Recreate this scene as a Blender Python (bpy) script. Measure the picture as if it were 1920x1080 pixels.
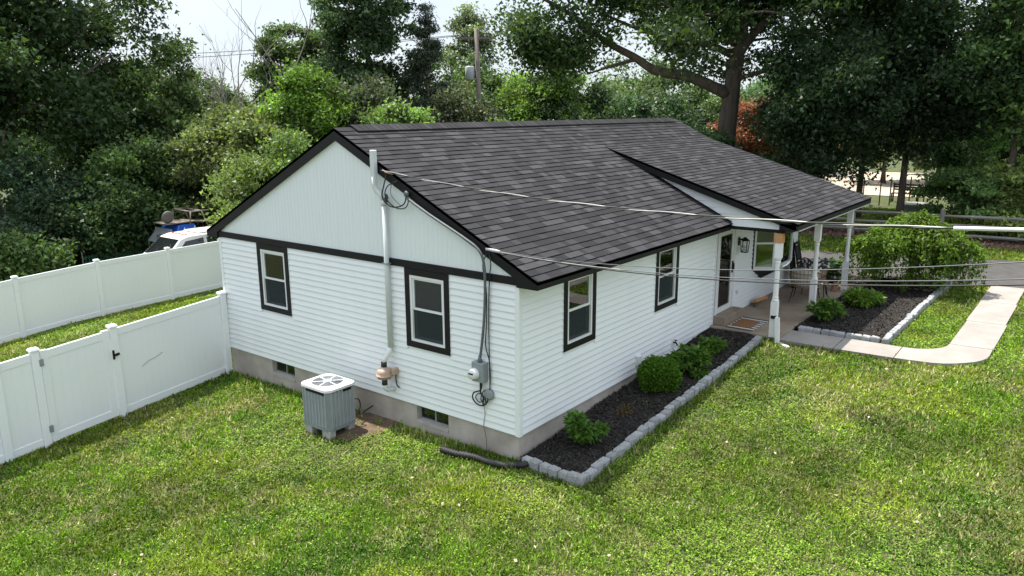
import bpy, bmesh, math, random
import numpy as np
from mathutils import Vector, Matrix

# ------------------------------------------------------------------ scene, camera, light
scene = bpy.context.scene
for o in list(bpy.data.objects):
    bpy.data.objects.remove(o)
COL = scene.collection
random.seed(7)
RNG = np.random.default_rng(11)

cam_d = bpy.data.cameras.new('camera')
cam_d.sensor_width = 36.0
cam_d.lens = 1428.7 / 1920 * 36.0
cam_d.clip_start = 0.05
cam_d.clip_end = 2000
cam = bpy.data.objects.new('camera', cam_d)
COL.objects.link(cam)
CR = Vector((0.61011339, -0.79229401, -0.00564374))
CU = Vector((0.1819619, 0.13318163, 0.97424459))
CF = Vector((0.77113651, 0.59542662, -0.22542322))
CAM = Vector((-8.5872, -6.5056, 4.8061))
mw = Matrix((CR, CU, -CF)).transposed().to_4x4()
mw.translation = CAM
cam.matrix_world = mw
scene.camera = cam

SUN = Vector((0.05, 0.42, 1.0)).normalized()
sl = bpy.data.lights.new('sun', 'SUN')
sl.energy = 5.0
sl.angle = math.radians(0.6)
sl.color = (1.0, 0.95, 0.86)
so = bpy.data.objects.new('sun', sl)
so.rotation_euler = SUN.to_track_quat('Z', 'Y').to_euler()
COL.objects.link(so)

world = bpy.data.worlds.new('World')
scene.world = world
world.use_nodes = True
wn, wl = world.node_tree.nodes, world.node_tree.links
bg = wn['Background']
sky = wn.new('ShaderNodeTexSky')
sky.sky_type = 'NISHITA'
sky.sun_disc = False
sky.sun_elevation = math.asin(SUN.z)
sky.sun_rotation = math.atan2(SUN.x, SUN.y)
tc = wn.new('ShaderNodeTexCoord')
sep = wn.new('ShaderNodeSeparateXYZ')
wl.new(tc.outputs['Generated'], sep.inputs[0])
mp = wn.new('ShaderNodeMapping')
mp.inputs['Scale'].default_value = (1.6, 1.6, 7.0)
wl.new(tc.outputs['Generated'], mp.inputs[0])
nz = wn.new('ShaderNodeTexNoise')
nz.inputs['Scale'].default_value = 2.2
nz.inputs['Detail'].default_value = 6
wl.new(mp.outputs[0], nz.inputs['Vector'])
# overcast layer: brighter towards the zenith, as thin cloud is
up = wn.new('ShaderNodeMath'); up.operation = 'MAXIMUM'; up.inputs[1].default_value = 0.0
wl.new(sep.outputs[2], up.inputs[0])
lum = wn.new('ShaderNodeMath'); lum.operation = 'MULTIPLY_ADD'
lum.inputs[1].default_value = 7.5
lum.inputs[2].default_value = 8.4
wl.new(up.outputs[0], lum.inputs[0])
cr = wn.new('ShaderNodeValToRGB')
cr.color_ramp.elements[0].position = 0.36
cr.color_ramp.elements[0].color = (0.82, 0.90, 1.00, 1)
cr.color_ramp.elements[1].position = 0.66
cr.color_ramp.elements[1].color = (0.93, 1.0, 1.08, 1)
wl.new(nz.outputs['Fac'], cr.inputs[0])
cl = wn.new('ShaderNodeVectorMath'); cl.operation = 'SCALE'
wl.new(cr.outputs[0], cl.inputs[0])
wl.new(lum.outputs[0], cl.inputs['Scale'])
mixw = wn.new('ShaderNodeMix'); mixw.data_type = 'RGBA'
mixw.inputs[0].default_value = 0.75
wl.new(sky.outputs[0], mixw.inputs[6])
wl.new(cl.outputs[0], mixw.inputs[7])
wl.new(mixw.outputs[2], bg.inputs[0])
bg.inputs[1].default_value = 0.070

scene.view_settings.view_transform = 'Standard'
scene.view_settings.look = 'None'
scene.view_settings.gamma = 1.0
scene.view_settings.exposure = 0.85
scene.view_settings.use_curve_mapping = False
scene.render.engine = 'CYCLES'
scene.cycles.max_bounces = 8
scene.cycles.transparent_max_bounces = 12
scene.render.resolution_x, scene.render.resolution_y = 1024, 576

# ------------------------------------------------------------------ materials
MATS = {}

def pbsdf(m):
    return m.node_tree.nodes['Principled BSDF']

def mat(name, col, rough=0.6, col2=None, scale=3.0, detail=4, bump=0.0, bscale=None, metal=0.0,
        spec=0.5, stretch=(1, 1, 1), contrast=(0.35, 0.65), rnd=0.0, attr=False):
    """procedural surface: base colour, optional noise tint, optional fine relief"""
    if name in MATS:
        return MATS[name]
    m = bpy.data.materials.new(name)
    m.use_nodes = True
    N, L = m.node_tree.nodes, m.node_tree.links
    b = pbsdf(m)
    b.inputs['Base Color'].default_value = (*col, 1)
    b.inputs['Roughness'].default_value = rough
    b.inputs['Metallic'].default_value = metal
    b.inputs['Specular IOR Level'].default_value = spec
    t = N.new('ShaderNodeTexCoord')
    mpn = N.new('ShaderNodeMapping')
    mpn.inputs['Scale'].default_value = stretch
    L.new(t.outputs['Object'], mpn.inputs[0])
    last = None
    if col2 is not None:
        n = N.new('ShaderNodeTexNoise')
        n.inputs['Scale'].default_value = scale
        n.inputs['Detail'].default_value = detail
        n.inputs['Roughness'].default_value = 0.62
        L.new(mpn.outputs[0], n.inputs['Vector'])
        r = N.new('ShaderNodeValToRGB')
        r.color_ramp.elements[0].position, r.color_ramp.elements[1].position = contrast
        r.color_ramp.elements[0].color = (*col, 1)
        r.color_ramp.elements[1].color = (*col2, 1)
        L.new(n.outputs['Fac'], r.inputs[0])
        last = r.outputs[0]
    if attr:
        a = N.new('ShaderNodeAttribute')
        a.attribute_name = 'col'
        if last is None:
            last = a.outputs['Color']
        else:
            mx = N.new('ShaderNodeMix'); mx.data_type = 'RGBA'; mx.blend_type = 'MULTIPLY'
            mx.inputs[0].default_value = 1
            L.new(last, mx.inputs[6]); L.new(a.outputs['Color'], mx.inputs[7])
            last = mx.outputs[2]
    if rnd:
        oi = N.new('ShaderNodeObjectInfo')
        hs = N.new('ShaderNodeHueSaturation')
        mr = N.new('ShaderNodeMapRange')
        mr.inputs[3].default_value, mr.inputs[4].default_value = 1 - rnd, 1 + rnd
        L.new(oi.outputs['Random'], mr.inputs[0])
        L.new(mr.outputs[0], hs.inputs['Value'])
        if last is None:
            hs.inputs['Color'].default_value = (*col, 1)
        else:
            L.new(last, hs.inputs['Color'])
        last = hs.outputs[0]
    if last is not None:
        L.new(last, b.inputs['Base Color'])
    if bump:
        n2 = N.new('ShaderNodeTexNoise')
        n2.inputs['Scale'].default_value = bscale or scale * 8
        n2.inputs['Detail'].default_value = 5
        L.new(mpn.outputs[0], n2.inputs['Vector'])
        bp = N.new('ShaderNodeBump')
        bp.inputs['Strength'].default_value = min(1.0, bump)
        bp.inputs['Distance'].default_value = 0.02
        L.new(n2.outputs['Fac'], bp.inputs['Height'])
        L.new(bp.outputs[0], b.inputs['Normal'])
    MATS[name] = m
    return m

def leaf_mat(name, transl=0.35, tint=(1.25, 1.3, 0.6), rough=0.45, spec=0.35):
    if name in MATS:
        return MATS[name]
    m = bpy.data.materials.new(name)
    m.use_nodes = True
    N, L = m.node_tree.nodes, m.node_tree.links
    b = pbsdf(m)
    b.inputs['Roughness'].default_value = rough
    b.inputs['Specular IOR Level'].default_value = spec
    a = N.new('ShaderNodeAttribute'); a.attribute_name = 'col'
    L.new(a.outputs['Color'], b.inputs['Base Color'])
    mu = N.new('ShaderNodeMix'); mu.data_type = 'RGBA'; mu.blend_type = 'MULTIPLY'
    mu.inputs[0].default_value = 1
    L.new(a.outputs['Color'], mu.inputs[6]); mu.inputs[7].default_value = (*tint, 1)
    tr = N.new('ShaderNodeBsdfTranslucent')
    L.new(mu.outputs[2], tr.inputs[0])
    mx = N.new('ShaderNodeMixShader'); mx.inputs[0].default_value = transl
    L.new(b.outputs[0], mx.inputs[1]); L.new(tr.outputs[0], mx.inputs[2])
    L.new(mx.outputs[0], N['Material Output'].inputs[0])
    MATS[name] = m
    return m

def glass_mat(name, tint=(0.75, 0.85, 0.8), refl=0.12, rough=0.02):
    if name in MATS:
        return MATS[name]
    m = bpy.data.materials.new(name)
    m.use_nodes = True
    N, L = m.node_tree.nodes, m.node_tree.links
    N.remove(pbsdf(m))
    t = N.new('ShaderNodeBsdfTransparent'); t.inputs[0].default_value = (*tint, 1)
    g = N.new('ShaderNodeBsdfGlossy'); g.inputs['Roughness'].default_value = rough
    g.inputs[0].default_value = (0.95, 0.97, 0.95, 1)
    f = N.new('ShaderNodeFresnel'); f.inputs[0].default_value = 1.5
    ad = N.new('ShaderNodeMath'); ad.operation = 'MULTIPLY_ADD'
    ad.inputs[1].default_value = 1.0; ad.inputs[2].default_value = refl*0.25
    L.new(f.outputs[0], ad.inputs[0])
    mx = N.new('ShaderNodeMixShader')
    L.new(ad.outputs[0], mx.inputs[0]); L.new(t.outputs[0], mx.inputs[1]); L.new(g.outputs[0], mx.inputs[2])
    L.new(mx.outputs[0], N['Material Output'].inputs[0])
    MATS[name] = m
    return m

WHITE = mat('white_vinyl', (0.80, 0.82, 0.83), 0.42, (0.76, 0.785, 0.80), 1.2, 4)
GPANEL = mat('gable_panel_vinyl', (0.73, 0.775, 0.775), 0.5, (0.70, 0.75, 0.75), 2.0, 5, stretch=(1, 4, 0.5))
FENCEW = mat('fence_vinyl', (0.85, 0.865, 0.875), 0.4, (0.82, 0.84, 0.855), 0.9, 5)
BLACK = mat('black_aluminium', (0.006, 0.006, 0.007), 0.55, (0.009, 0.0085, 0.009), 4, bump=0.05, spec=0.25)
FRAMEW = mat('window_frame_white', (0.74, 0.74, 0.74), 0.35, (0.70, 0.70, 0.71), 5)
FOUND = mat('concrete_foundation', (0.32, 0.28, 0.245), 0.9, (0.47, 0.425, 0.38), 1.6, 8, bump=0.35, bscale=40)
CONC = mat('porch_concrete', (0.20, 0.150, 0.108), 0.85, (0.31, 0.255, 0.20), 1.3, 9, bump=0.2, bscale=60)
PATHC = mat('path_concrete', (0.25, 0.225, 0.205), 0.9, (0.31, 0.285, 0.262), 1.8, 9, bump=0.25, bscale=80, rnd=0.06)
STONE = mat('granite_block', (0.24, 0.245, 0.255), 0.85, (0.44, 0.445, 0.45), 9, 9, bump=0.6, bscale=40, rnd=0.18)
SHING = mat('asphalt_shingle', (0.8, 0.8, 0.8), 0.93, (1.15, 1.15, 1.15), 160, 3, bump=0.3, bscale=300, attr=True, spec=0.25)
DECK = mat('roof_deck', (0.03, 0.03, 0.033), 0.95)
MULCH = mat('dark_mulch', (0.010, 0.008, 0.007), 0.95, (0.035, 0.028, 0.024), 22, 8, bump=1.0, bscale=60)
ASPH = mat('asphalt', (0.050, 0.047, 0.047), 0.9, (0.075, 0.070, 0.068), 3, 9, bump=0.4, bscale=120)
SOIL = mat('soil_with_shadow', (0.075, 0.05, 0.03), 0.95, (0.15, 0.10, 0.065), 6, 8, bump=0.8, bscale=30)
LITTER = mat('leaf_litter_ground', (0.09, 0.055, 0.04), 0.95, (0.19, 0.12, 0.085), 8, 8, bump=0.8, bscale=30)
DIRT = mat('pale_dirt', (0.42, 0.33, 0.25), 0.95, (0.5, 0.41, 0.32), 0.6, 6)
BARK = mat('bark', (0.075, 0.058, 0.045), 0.95, (0.15, 0.12, 0.095), 5, 8, bump=1.0, bscale=14, stretch=(1, 1, 0.25))
TWIG = mat('pale_dead_wood', (0.22, 0.19, 0.17), 0.9, (0.30, 0.27, 0.24), 6)
OLDWOOD = mat('weathered_wood', (0.17, 0.16, 0.145), 0.9, (0.28, 0.265, 0.245), 4, 8, bump=0.6, bscale=30, stretch=(1, 0.2, 1))
POLEW = mat('pole_wood', (0.16, 0.135, 0.115), 0.9, (0.22, 0.19, 0.165), 4, 6, stretch=(1, 1, 0.1))
RAWWOOD = mat('raw_pine', (0.42, 0.21, 0.075), 0.8, (0.5, 0.27, 0.11), 10, 4, stretch=(3, 3, 0.3))
GREYP = mat('grey_painted_metal', (0.20, 0.225, 0.235), 0.5, (0.225, 0.25, 0.26), 3, bump=0.05)
GREYL = mat('louver_grey', (0.28, 0.31, 0.33), 0.5, (0.32, 0.35, 0.365), 4)
COVERW = mat('unit_cover_white', (0.66, 0.66, 0.66), 0.4, (0.58, 0.58, 0.58), 6)
DARK = mat('dark_cavity', (0.015, 0.015, 0.015), 0.9)
METER = mat('meter_box_grey', (0.22, 0.245, 0.26), 0.45, (0.26, 0.285, 0.30), 6)
CABLE = mat('black_cable', (0.012, 0.012, 0.013), 0.55)
CABLEG = mat('grey_cable', (0.085, 0.095, 0.105), 0.55, (0.12, 0.13, 0.14), 20)
WIREA = mat('bare_wire', (0.38, 0.37, 0.36), 0.45, (0.16, 0.155, 0.15), 1.4, 6, metal=0.3)
TAN = mat('tan_plastic', (0.42, 0.28, 0.205), 0.5, (0.48, 0.34, 0.26), 8)
RUBBER = mat('black_rubber', (0.015, 0.015, 0.015), 0.6, (0.03, 0.03, 0.03), 6)
PIPEW = mat('pvc_white', (0.60, 0.63, 0.63), 0.4, (0.56, 0.59, 0.59), 3)
POSTW = mat('peeling_white_paint', (0.62, 0.61, 0.59), 0.6, (0.74, 0.74, 0.73), 7, 9, contrast=(0.3, 0.42), bump=0.3)
PLASTW = mat('white_plastic', (0.72, 0.72, 0.72), 0.4)
GLASS = glass_mat('window_glass')
def screen_mat():
    m = bpy.data.materials.new('insect_mesh'); m.use_nodes = True
    N, L = m.node_tree.nodes, m.node_tree.links
    N.remove(pbsdf(m))
    tr = N.new('ShaderNodeBsdfTransparent'); df = N.new('ShaderNodeBsdfDiffuse'); df.inputs[0].default_value = (0.045, 0.058, 0.058, 1)
    mx = N.new('ShaderNodeMixShader'); mx.inputs[0].default_value = 0.62
    L.new(tr.outputs[0], mx.inputs[1]); L.new(df.outputs[0], mx.inputs[2]); L.new(mx.outputs[0], N['Material Output'].inputs[0])
    return m
GLASSD = screen_mat()
GLASSG = glass_mat('basement_glass', (0.80, 0.88, 0.78), 0.04, 0.08)
BLIND = mat('blind_slat', (0.42, 0.47, 0.36), 0.6, (0.46, 0.51, 0.40), 3)
CURTAIN = mat('dim_curtain', (0.10, 0.115, 0.10), 0.8, (0.14, 0.15, 0.13), 4, stretch=(6, 6, 0.4))
PINKISH = mat('rosy_reflection_tint', (0.72, 0.47, 0.42), 0.7, (0.75, 0.52, 0.45), 2)  # slat colour standing in for a pinkish reflection in the upper panes
ROOM = mat('room_wall', (0.16, 0.17, 0.15), 0.9)
WICKER = mat('wicker', (0.17, 0.105, 0.065), 0.7, (0.26, 0.17, 0.11), 30)
CUSHION = mat('cream_cushion', (0.56, 0.52, 0.46), 0.9, (0.62, 0.58, 0.52), 8, bump=0.2)
COIR = mat('coir_mat', (0.20, 0.085, 0.032), 0.95, (0.27, 0.125, 0.05), 40, 4, bump=0.5)
BRICKM = mat('clay_brick', (0.26, 0.12, 0.075), 0.9, (0.36, 0.19, 0.12), 12, rnd=0.2)
CARW = mat('vehicle_white_paint', (0.72, 0.72, 0.71), 0.22, (0.69, 0.69, 0.68), 1)
CARGL = mat('vehicle_dark_glass', (0.010, 0.012, 0.015), 0.06, spec=0.8)
TYRE = mat('tyre', (0.015, 0.015, 0.015), 0.8)
AMBER = mat('amber_lens', (0.55, 0.12, 0.05), 0.25)
BLUE = mat('boat_blue_panel', (0.02, 0.09, 0.45), 0.25, (0.03, 0.13, 0.55), 1.5)
HULL = mat('boat_dark_hull', (0.03, 0.03, 0.032), 0.3, (0.05, 0.05, 0.05), 2)
TUBE = mat('brown_tube', (0.20, 0.165, 0.135), 0.5)
NETG = mat('green_mesh_plastic', (0.006, 0.09, 0.055), 0.5)
CONCL = mat('pale_concrete', (0.32, 0.31, 0.29), 0.9, (0.42, 0.41, 0.39), 4, 6, bump=0.3)

# ------------------------------------------------------------------ mesh helpers
WL = {}      # world location of every object made here

class MB:
    def __init__(self):
        self.v = []; self.f = []
    def box(self, a, b):
        x0, x1 = sorted((a[0], b[0])); y0, y1 = sorted((a[1], b[1])); z0, z1 = sorted((a[2], b[2]))
        n = len(self.v)
        self.v += [(x0, y0, z0), (x1, y0, z0), (x1, y1, z0), (x0, y1, z0), (x0, y0, z1), (x1, y0, z1), (x1, y1, z1), (x0, y1, z1)]
        self.f += [(n, n+3, n+2, n+1), (n+4, n+5, n+6, n+7), (n, n+1, n+5, n+4), (n+1, n+2, n+6, n+5), (n+2, n+3, n+7, n+6), (n+3, n, n+4, n+7)]
        return self
    def hexa(self, p):
        n = len(self.v)
        self.v += [tuple(q) for q in p]
        self.f += [(n, n+3, n+2, n+1), (n+4, n+5, n+6, n+7), (n, n+1, n+5, n+4), (n+1, n+2, n+6, n+5), (n+2, n+3, n+7, n+6), (n+3, n, n+4, n+7)]
        return self
    def prism(self, poly, ext):
        n = len(self.v); k = len(poly); e = Vector(ext)
        self.v += [tuple(Vector(q)) for q in poly] + [tuple(Vector(q) + e) for q in poly]
        self.f.append(tuple(range(n, n+k))[::-1]); self.f.append(tuple(range(n+k, n+2*k)))
        for i in range(k):
            j = (i+1) % k
            self.f.append((n+i, n+j, n+k+j, n+k+i))
        return self
    def bar(self, a, b, w, h, upv=(0, 0, 1)):
        a, b = Vector(a), Vector(b); d = (b-a).normalized()
        s = d.cross(Vector(upv))
        if s.length < 1e-4: s = d.cross(Vector((1, 0, 0)))
        s.normalize(); u = s.cross(d)
        s *= w/2; u *= h/2
        return self.hexa([a-s-u, a+s-u, b+s-u, b-s-u, a-s+u, a+s+u, b+s+u, b-s+u])
    def tube(self, path, r, n=8, cap=True):
        pts = [Vector(q) for q in path]
        rr = r if isinstance(r, (list, tuple)) else [r]*len(pts)
        base = len(self.v); prev = None
        for i, q in enumerate(pts):
            t = (pts[min(i+1, len(pts)-1)] - pts[max(i-1, 0)])
            if t.length < 1e-7: t = Vector((0, 0, 1))
            t.normalize()
            if prev is None:
                s = t.cross(Vector((0, 0, 1)))
                if s.length < 0.05: s = t.cross(Vector((1, 0, 0)))
            else:
                s = prev - t*prev.dot(t)
                if s.length < 1e-4: s = t.cross(Vector((0.3, 1, 0.2)))
            s.normalize(); prev = s; u = t.cross(s)
            for k in range(n):
                a = 2*math.pi*k/n
                self.v.append(tuple(q + (s*math.cos(a) + u*math.sin(a))*rr[i]))
        for i in range(len(pts)-1):
            for k in range(n):
                a = base+i*n+k; b = base+i*n+(k+1) % n
                self.f.append((a, b, b+n, a+n))
        if cap:
            self.f.append(tuple(base+k for k in range(n))[::-1])
            e = base+(len(pts)-1)*n
            self.f.append(tuple(e+k for k in range(n)))
        return self
    def lathe(self, o, prof, n=20, axis=(0, 0, 1)):
        o = Vector(o); ax = Vector(axis).normalized()
        s = ax.cross(Vector((0, 0, 1)))
        if s.length < 0.05: s = Vector((1, 0, 0))
        s.normalize(); u = ax.cross(s)
        base = len(self.v)
        for r, h in prof:
            for k in range(n):
                a = 2*math.pi*k/n
                self.v.append(tuple(o + ax*h + (s*math.cos(a)+u*math.sin(a))*max(r, 1e-4)))
        for i in range(len(prof)-1):
            for k in range(n):
                a = base+i*n+k; b = base+i*n+(k+1) % n
                self.f.append((a, b, b+n, a+n))
        self.f.append(tuple(base+k for k in range(n))[::-1])
        e = base+(len(prof)-1)*n
        self.f.append(tuple(e+k for k in range(n)))
        return self
    def build(self, name, m, parent=None, smooth=False, bevel=0.0):
        me = bpy.data.meshes.new(name)
        me.from_pydata(self.v, [], self.f)
        bm = bmesh.new(); bm.from_mesh(me)
        bmesh.ops.recalc_face_normals(bm, faces=bm.faces)
        if bevel:
            bmesh.ops.bevel(bm, geom=bm.edges[:], offset=bevel, segments=1, affect='EDGES', clamp_overlap=True)
        bm.to_mesh(me); bm.free()
        me.materials.append(m)
        if smooth:
            me.polygons.foreach_set('use_smooth', [True]*len(me.polygons))
        return link(name, me, parent)

def link(name, me, parent=None, loc=None):
    o = bpy.data.objects.new(name, me)
    COL.objects.link(o)
    w = Vector(loc) if loc is not None else Vector((0, 0, 0))
    if parent is not None:
        o.parent = parent
        o.location = w - WL[parent]
    else:
        o.location = w
    WL[o] = w
    return o

def tag(o, label=None, cat=None, group=None, kind=None):
    if label: o['label'] = label
    if cat: o['category'] = cat
    if group: o['group'] = group
    if kind: o['kind'] = kind
    return o

def thing(name, label, cat, loc, group=None):
    o = bpy.data.objects.new(name, None)
    o.empty_display_size = 0.2
    COL.objects.link(o)
    o.location = loc
    WL[o] = Vector(loc)
    return tag(o, label, cat, group)

def dup(root, loc, rotz=0.0, scale=1.0, label=None, group=None):
    r = root.copy(); COL.objects.link(r)
    r.location = loc; r.rotation_euler = (0, 0, rotz); r.scale = (scale,)*3 if not isinstance(scale, tuple) else scale
    WL[r] = Vector(loc)
    if label: r['label'] = label
    if group: r['group'] = group
    for ch in list(root.children):
        c = ch.copy(); COL.objects.link(c); c.parent = r
        for g2 in list(ch.children):
            d = g2.copy(); COL.objects.link(d); d.parent = c
    return r

def poly_mesh(name, V, k, m, cols=None):
    """V: (n*k,3) array, n separate faces of k corners; cols: (n,3)"""
    V = np.ascontiguousarray(V, dtype=np.float32)
    n = len(V)//k
    me = bpy.data.meshes.new(name)
    me.vertices.add(n*k); me.vertices.foreach_set('co', V.ravel())
    me.loops.add(n*k); me.loops.foreach_set('vertex_index', np.arange(n*k, dtype=np.int32))
    me.polygons.add(n)
    me.polygons.foreach_set('loop_start', np.arange(0, n*k, k, dtype=np.int32))
    me.update(calc_edges=True)
    if cols is not None:
        a = me.color_attributes.new('col', 'FLOAT_COLOR', 'POINT')
        c = np.ones((n*k, 4), dtype=np.float32)
        c[:, :3] = np.repeat(np.asarray(cols, dtype=np.float32), k, axis=0)
        a.data.foreach_set('color', c.ravel())
    me.materials.append(m)
    return me

def vnoise(x, y, s, seed=0):
    x = np.asarray(x)*s+seed*17.31; y = np.asarray(y)*s+seed*9.77
    xi = np.floor(x).astype(np.int64); yi = np.floor(y).astype(np.int64)
    fx = x-xi; fy = y-yi
    fx = fx*fx*(3-2*fx); fy = fy*fy*(3-2*fy)
    def h(a, b):
        n = (a*374761393+b*668265263+seed*982451653) & 0x7fffffff
        n = ((n ^ (n >> 13))*1274126177) & 0x7fffffff
        return ((n ^ (n >> 16)) & 0xffff)/65535.0
    return (h(xi, yi)*(1-fx)+h(xi+1, yi)*fx)*(1-fy)+(h(xi, yi+1)*(1-fx)+h(xi+1, yi+1)*fx)*fy

def fbm(x, y, s, seed=0, o=4):
    t = 0; a = 0.5; n = 0
    for i in range(o):
        t = t+a*vnoise(x, y, s*2**i, seed+i); n += a; a *= 0.55
    return t/n

def sstep(a, b, x):
    t = np.clip((np.asarray(x, dtype=float)-a)/(b-a), 0, 1)
    return t*t*(3-2*t)

def G(x, y):
    """ground height"""
    x = np.asarray(x, dtype=float); y = np.asarray(y, dtype=float)
    z = -0.42+0.066*np.clip(x, -14, 7.2)-0.019*np.clip(y, -8, 8.5)
    drop = 0.092*np.clip(y-8.5, 0, 9.0)+0.03*np.clip(y-17.5, 0, 14)+0.06*np.clip(y-19, 0, 4)
    z = z-drop*(1-sstep(11, 21, x))
    # the sheet settles to one level far away and back of the house
    far = sstep(9, 16, y)*(1-sstep(11, 21, x))
    z = z*(1-far)+far*np.minimum(z, -0.6-drop*0.92)
    return z

def g1(x, y):
    return float(G(x, y))

# ------------------------------------------------------------------ ground
def ground():
    xs = np.unique(np.concatenate([np.linspace(-60, -14, 10), np.arange(-14, 30.01, 0.5), np.linspace(30, 160, 40)]))
    ys = np.unique(np.concatenate([np.linspace(-80, -14, 12), np.arange(-14, 36.01, 0.5), np.linspace(36, 180, 40)]))
    X, Y = np.meshgrid(xs, ys, indexing='ij')
    Z = G(X, Y)+(fbm(X, Y, 0.5, 3)-0.5)*0.03
    nx, ny = X.shape
    V = np.stack([X, Y, Z], -1).reshape(-1, 3)
    F = [(i*ny+j, (i+1)*ny+j, (i+1)*ny+j+1, i*ny+j+1) for i in range(nx-1) for j in range(ny-1)]
    me = bpy.data.meshes.new('lawn_ground'); me.from_pydata(V.tolist(), [], F)
    m = mat('lawn_soil', (0.035, 0.055, 0.010), 0.95, (0.075, 0.08, 0.022), 1.4, 9, bump=0.8, bscale=35)
    me.materials.append(m)
    me.polygons.foreach_set('use_smooth', [True]*len(me.polygons))
    o = link('ground', me)
    tag(o, 'green lawn ground sloping around the white house', 'lawn', kind='structure')
ground()

def sheet(name, pts, m, label, dz=0.012, cat='ground', res=0.5):
    """flat patch that follows the ground, cut to a polygon"""
    P = np.array(pts, dtype=float)
    bm = bmesh.new()
    vs = [bm.verts.new((px, py, 0)) for px, py in pts]
    f = bm.faces.new(vs)
    x0, y0 = P.min(0); x1, y1 = P.max(0)
    for k in np.arange(math.floor(x0/res)*res+res*0.37, x1, res):
        bmesh.ops.bisect_plane(bm, geom=bm.verts[:]+bm.edges[:]+bm.faces[:], plane_co=(k, 0, 0), plane_no=(1, 0, 0))
    for k in np.arange(math.floor(y0/res)*res+res*0.41, y1, res):
        bmesh.ops.bisect_plane(bm, geom=bm.verts[:]+bm.edges[:]+bm.faces[:], plane_co=(0, k, 0), plane_no=(0, 1, 0))
    for v in bm.verts:
        v.co.z = g1(v.co.x, v.co.y)+0.018+dz
    bmesh.ops.recalc_face_normals(bm, faces=bm.faces)
    for f in bm.faces:
        if f.normal.z < 0: f.normal_flip()
    me = bpy.data.meshes.new(name); bm.to_mesh(me); bm.free()
    me.materials.append(m)
    o = link(name, me)
    return tag(o, label, cat, kind='structure')

DRIVE = [(14.25, 9), (14.15, 0.3), (14.72, -2.2), (14.85, -3.7), (15.02, -5.3), (15.3, -14), (15.3, -30), (20.0, -30), (19.5, -5), (18.3, 0), (17.9, 3), (17.9, 9)]
sheet('driveway', DRIVE, ASPH, 'dark asphalt driveway beyond the porch and walkway', 0.03, 'driveway')
sheet('leaf_litter_strip', [(21.9, 9), (21.9, -14), (24.3, -14), (24.3, 9)], LITTER, 'brown leaf litter strip under the split rail fence', 0.01, 'ground')
sheet('dirt_road', [(39.5, 9.5), (38.5, -1.0), (47, -3), (58, -4), (58, 14), (48, 14)], DIRT, 'pale sunlit dirt road seen beneath the dark maples', 0.01, 'road', 2.0)
sheet('soil_shadow_patch', [(-0.95, 2.85), (-0.55, 2.62), (-0.20, 2.52), (0.02, 2.62), (0.02, 3.4), (-0.4, 4.05), (-1.0, 3.9)], SOIL, 'bare brown soil with painted shadow under the air conditioner', 0.008, 'ground', 0.2)  # bare soil, darkened to paint in the unit's cast shadow
sheet('alley', [(-20, 18.9-2.6), (-20, 20.2), (22, 25.4), (22, 20.9)], mat('alley_soil', (0.05, 0.045, 0.04), 0.95, (0.08, 0.07, 0.06), 2, 6), 'dark alley ground behind the rear vinyl fence', 0.01, 'alley')

# ------------------------------------------------------------------ house
W, LX = 7.685, 12.75
EZ, EB, OV = 2.46, 2.33, 0.375          # eave top, eave bottom, overhang
RX0, RX1 = -0.06, 12.85                 # roof ends
M1 = 0.498
RZ = EZ+M1*(W/2+OV)                     # ridge height
def mainz(y):
    return EZ+M1*(y+OV)
PE_Y, PE_Z, PM = -1.79, 2.57, 0.318     # porch roof eave, pitch
PX0 = 6.9
def porchz(y):
    return PE_Z+PM*(y-PE_Y)
TK_Y = (PE_Z-PM*PE_Y-EZ-M1*OV)/(M1-PM)  # where the porch roof leaves the main roof

house = thing('house', 'single storey white sided house with dark shingle roof and black trim', 'house', (0, 0, -0.42))
CH = 2.35/22                            # siding course height

def spans(a, b, holes):
    out = [(a, b)]
    for h0, h1 in holes:
        nxt = []
        for s0, s1 in out:
            if h1 <= s0 or h0 >= s1: nxt.append((s0, s1)); continue
            if h0 > s0: nxt.append((s0, h0))
            if h1 < s1: nxt.append((h1, s1))
        out = nxt
    return [s for s in out if s[1]-s[0] > 0.02]

def wall_backing(name, axis, c0, c1, u0, u1, z0, z1, holes):
    """solid wall with real openings; axis 'x': wall in plane x, u = y; axis 'y': wall in plane y, u = x"""
    us = sorted({u0, u1, *[h[0] for h in holes], *[h[1] for h in holes]})
    zs = sorted({z0, z1, *[h[2] for h in holes], *[h[3] for h in holes]})
    us = [u for u in us if u0 <= u <= u1]; zs = [z for z in zs if z0 <= z <= z1]
    mb = MB()
    for i in range(len(us)-1):
        for j in range(len(zs)-1):
            um, zm = (us[i]+us[i+1])/2, (zs[j]+zs[j+1])/2
            if any(h[0] < um < h[1] and h[2] < zm < h[3] for h in holes): continue
            if axis == 'x': mb.box((c0, us[i], zs[j]), (c1, us[i+1], zs[j+1]))
            else: mb.box((us[i], c0, zs[j]), (us[i+1], c1, zs[j+1]))
    return mb.build(name, WHITE, house)

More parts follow.
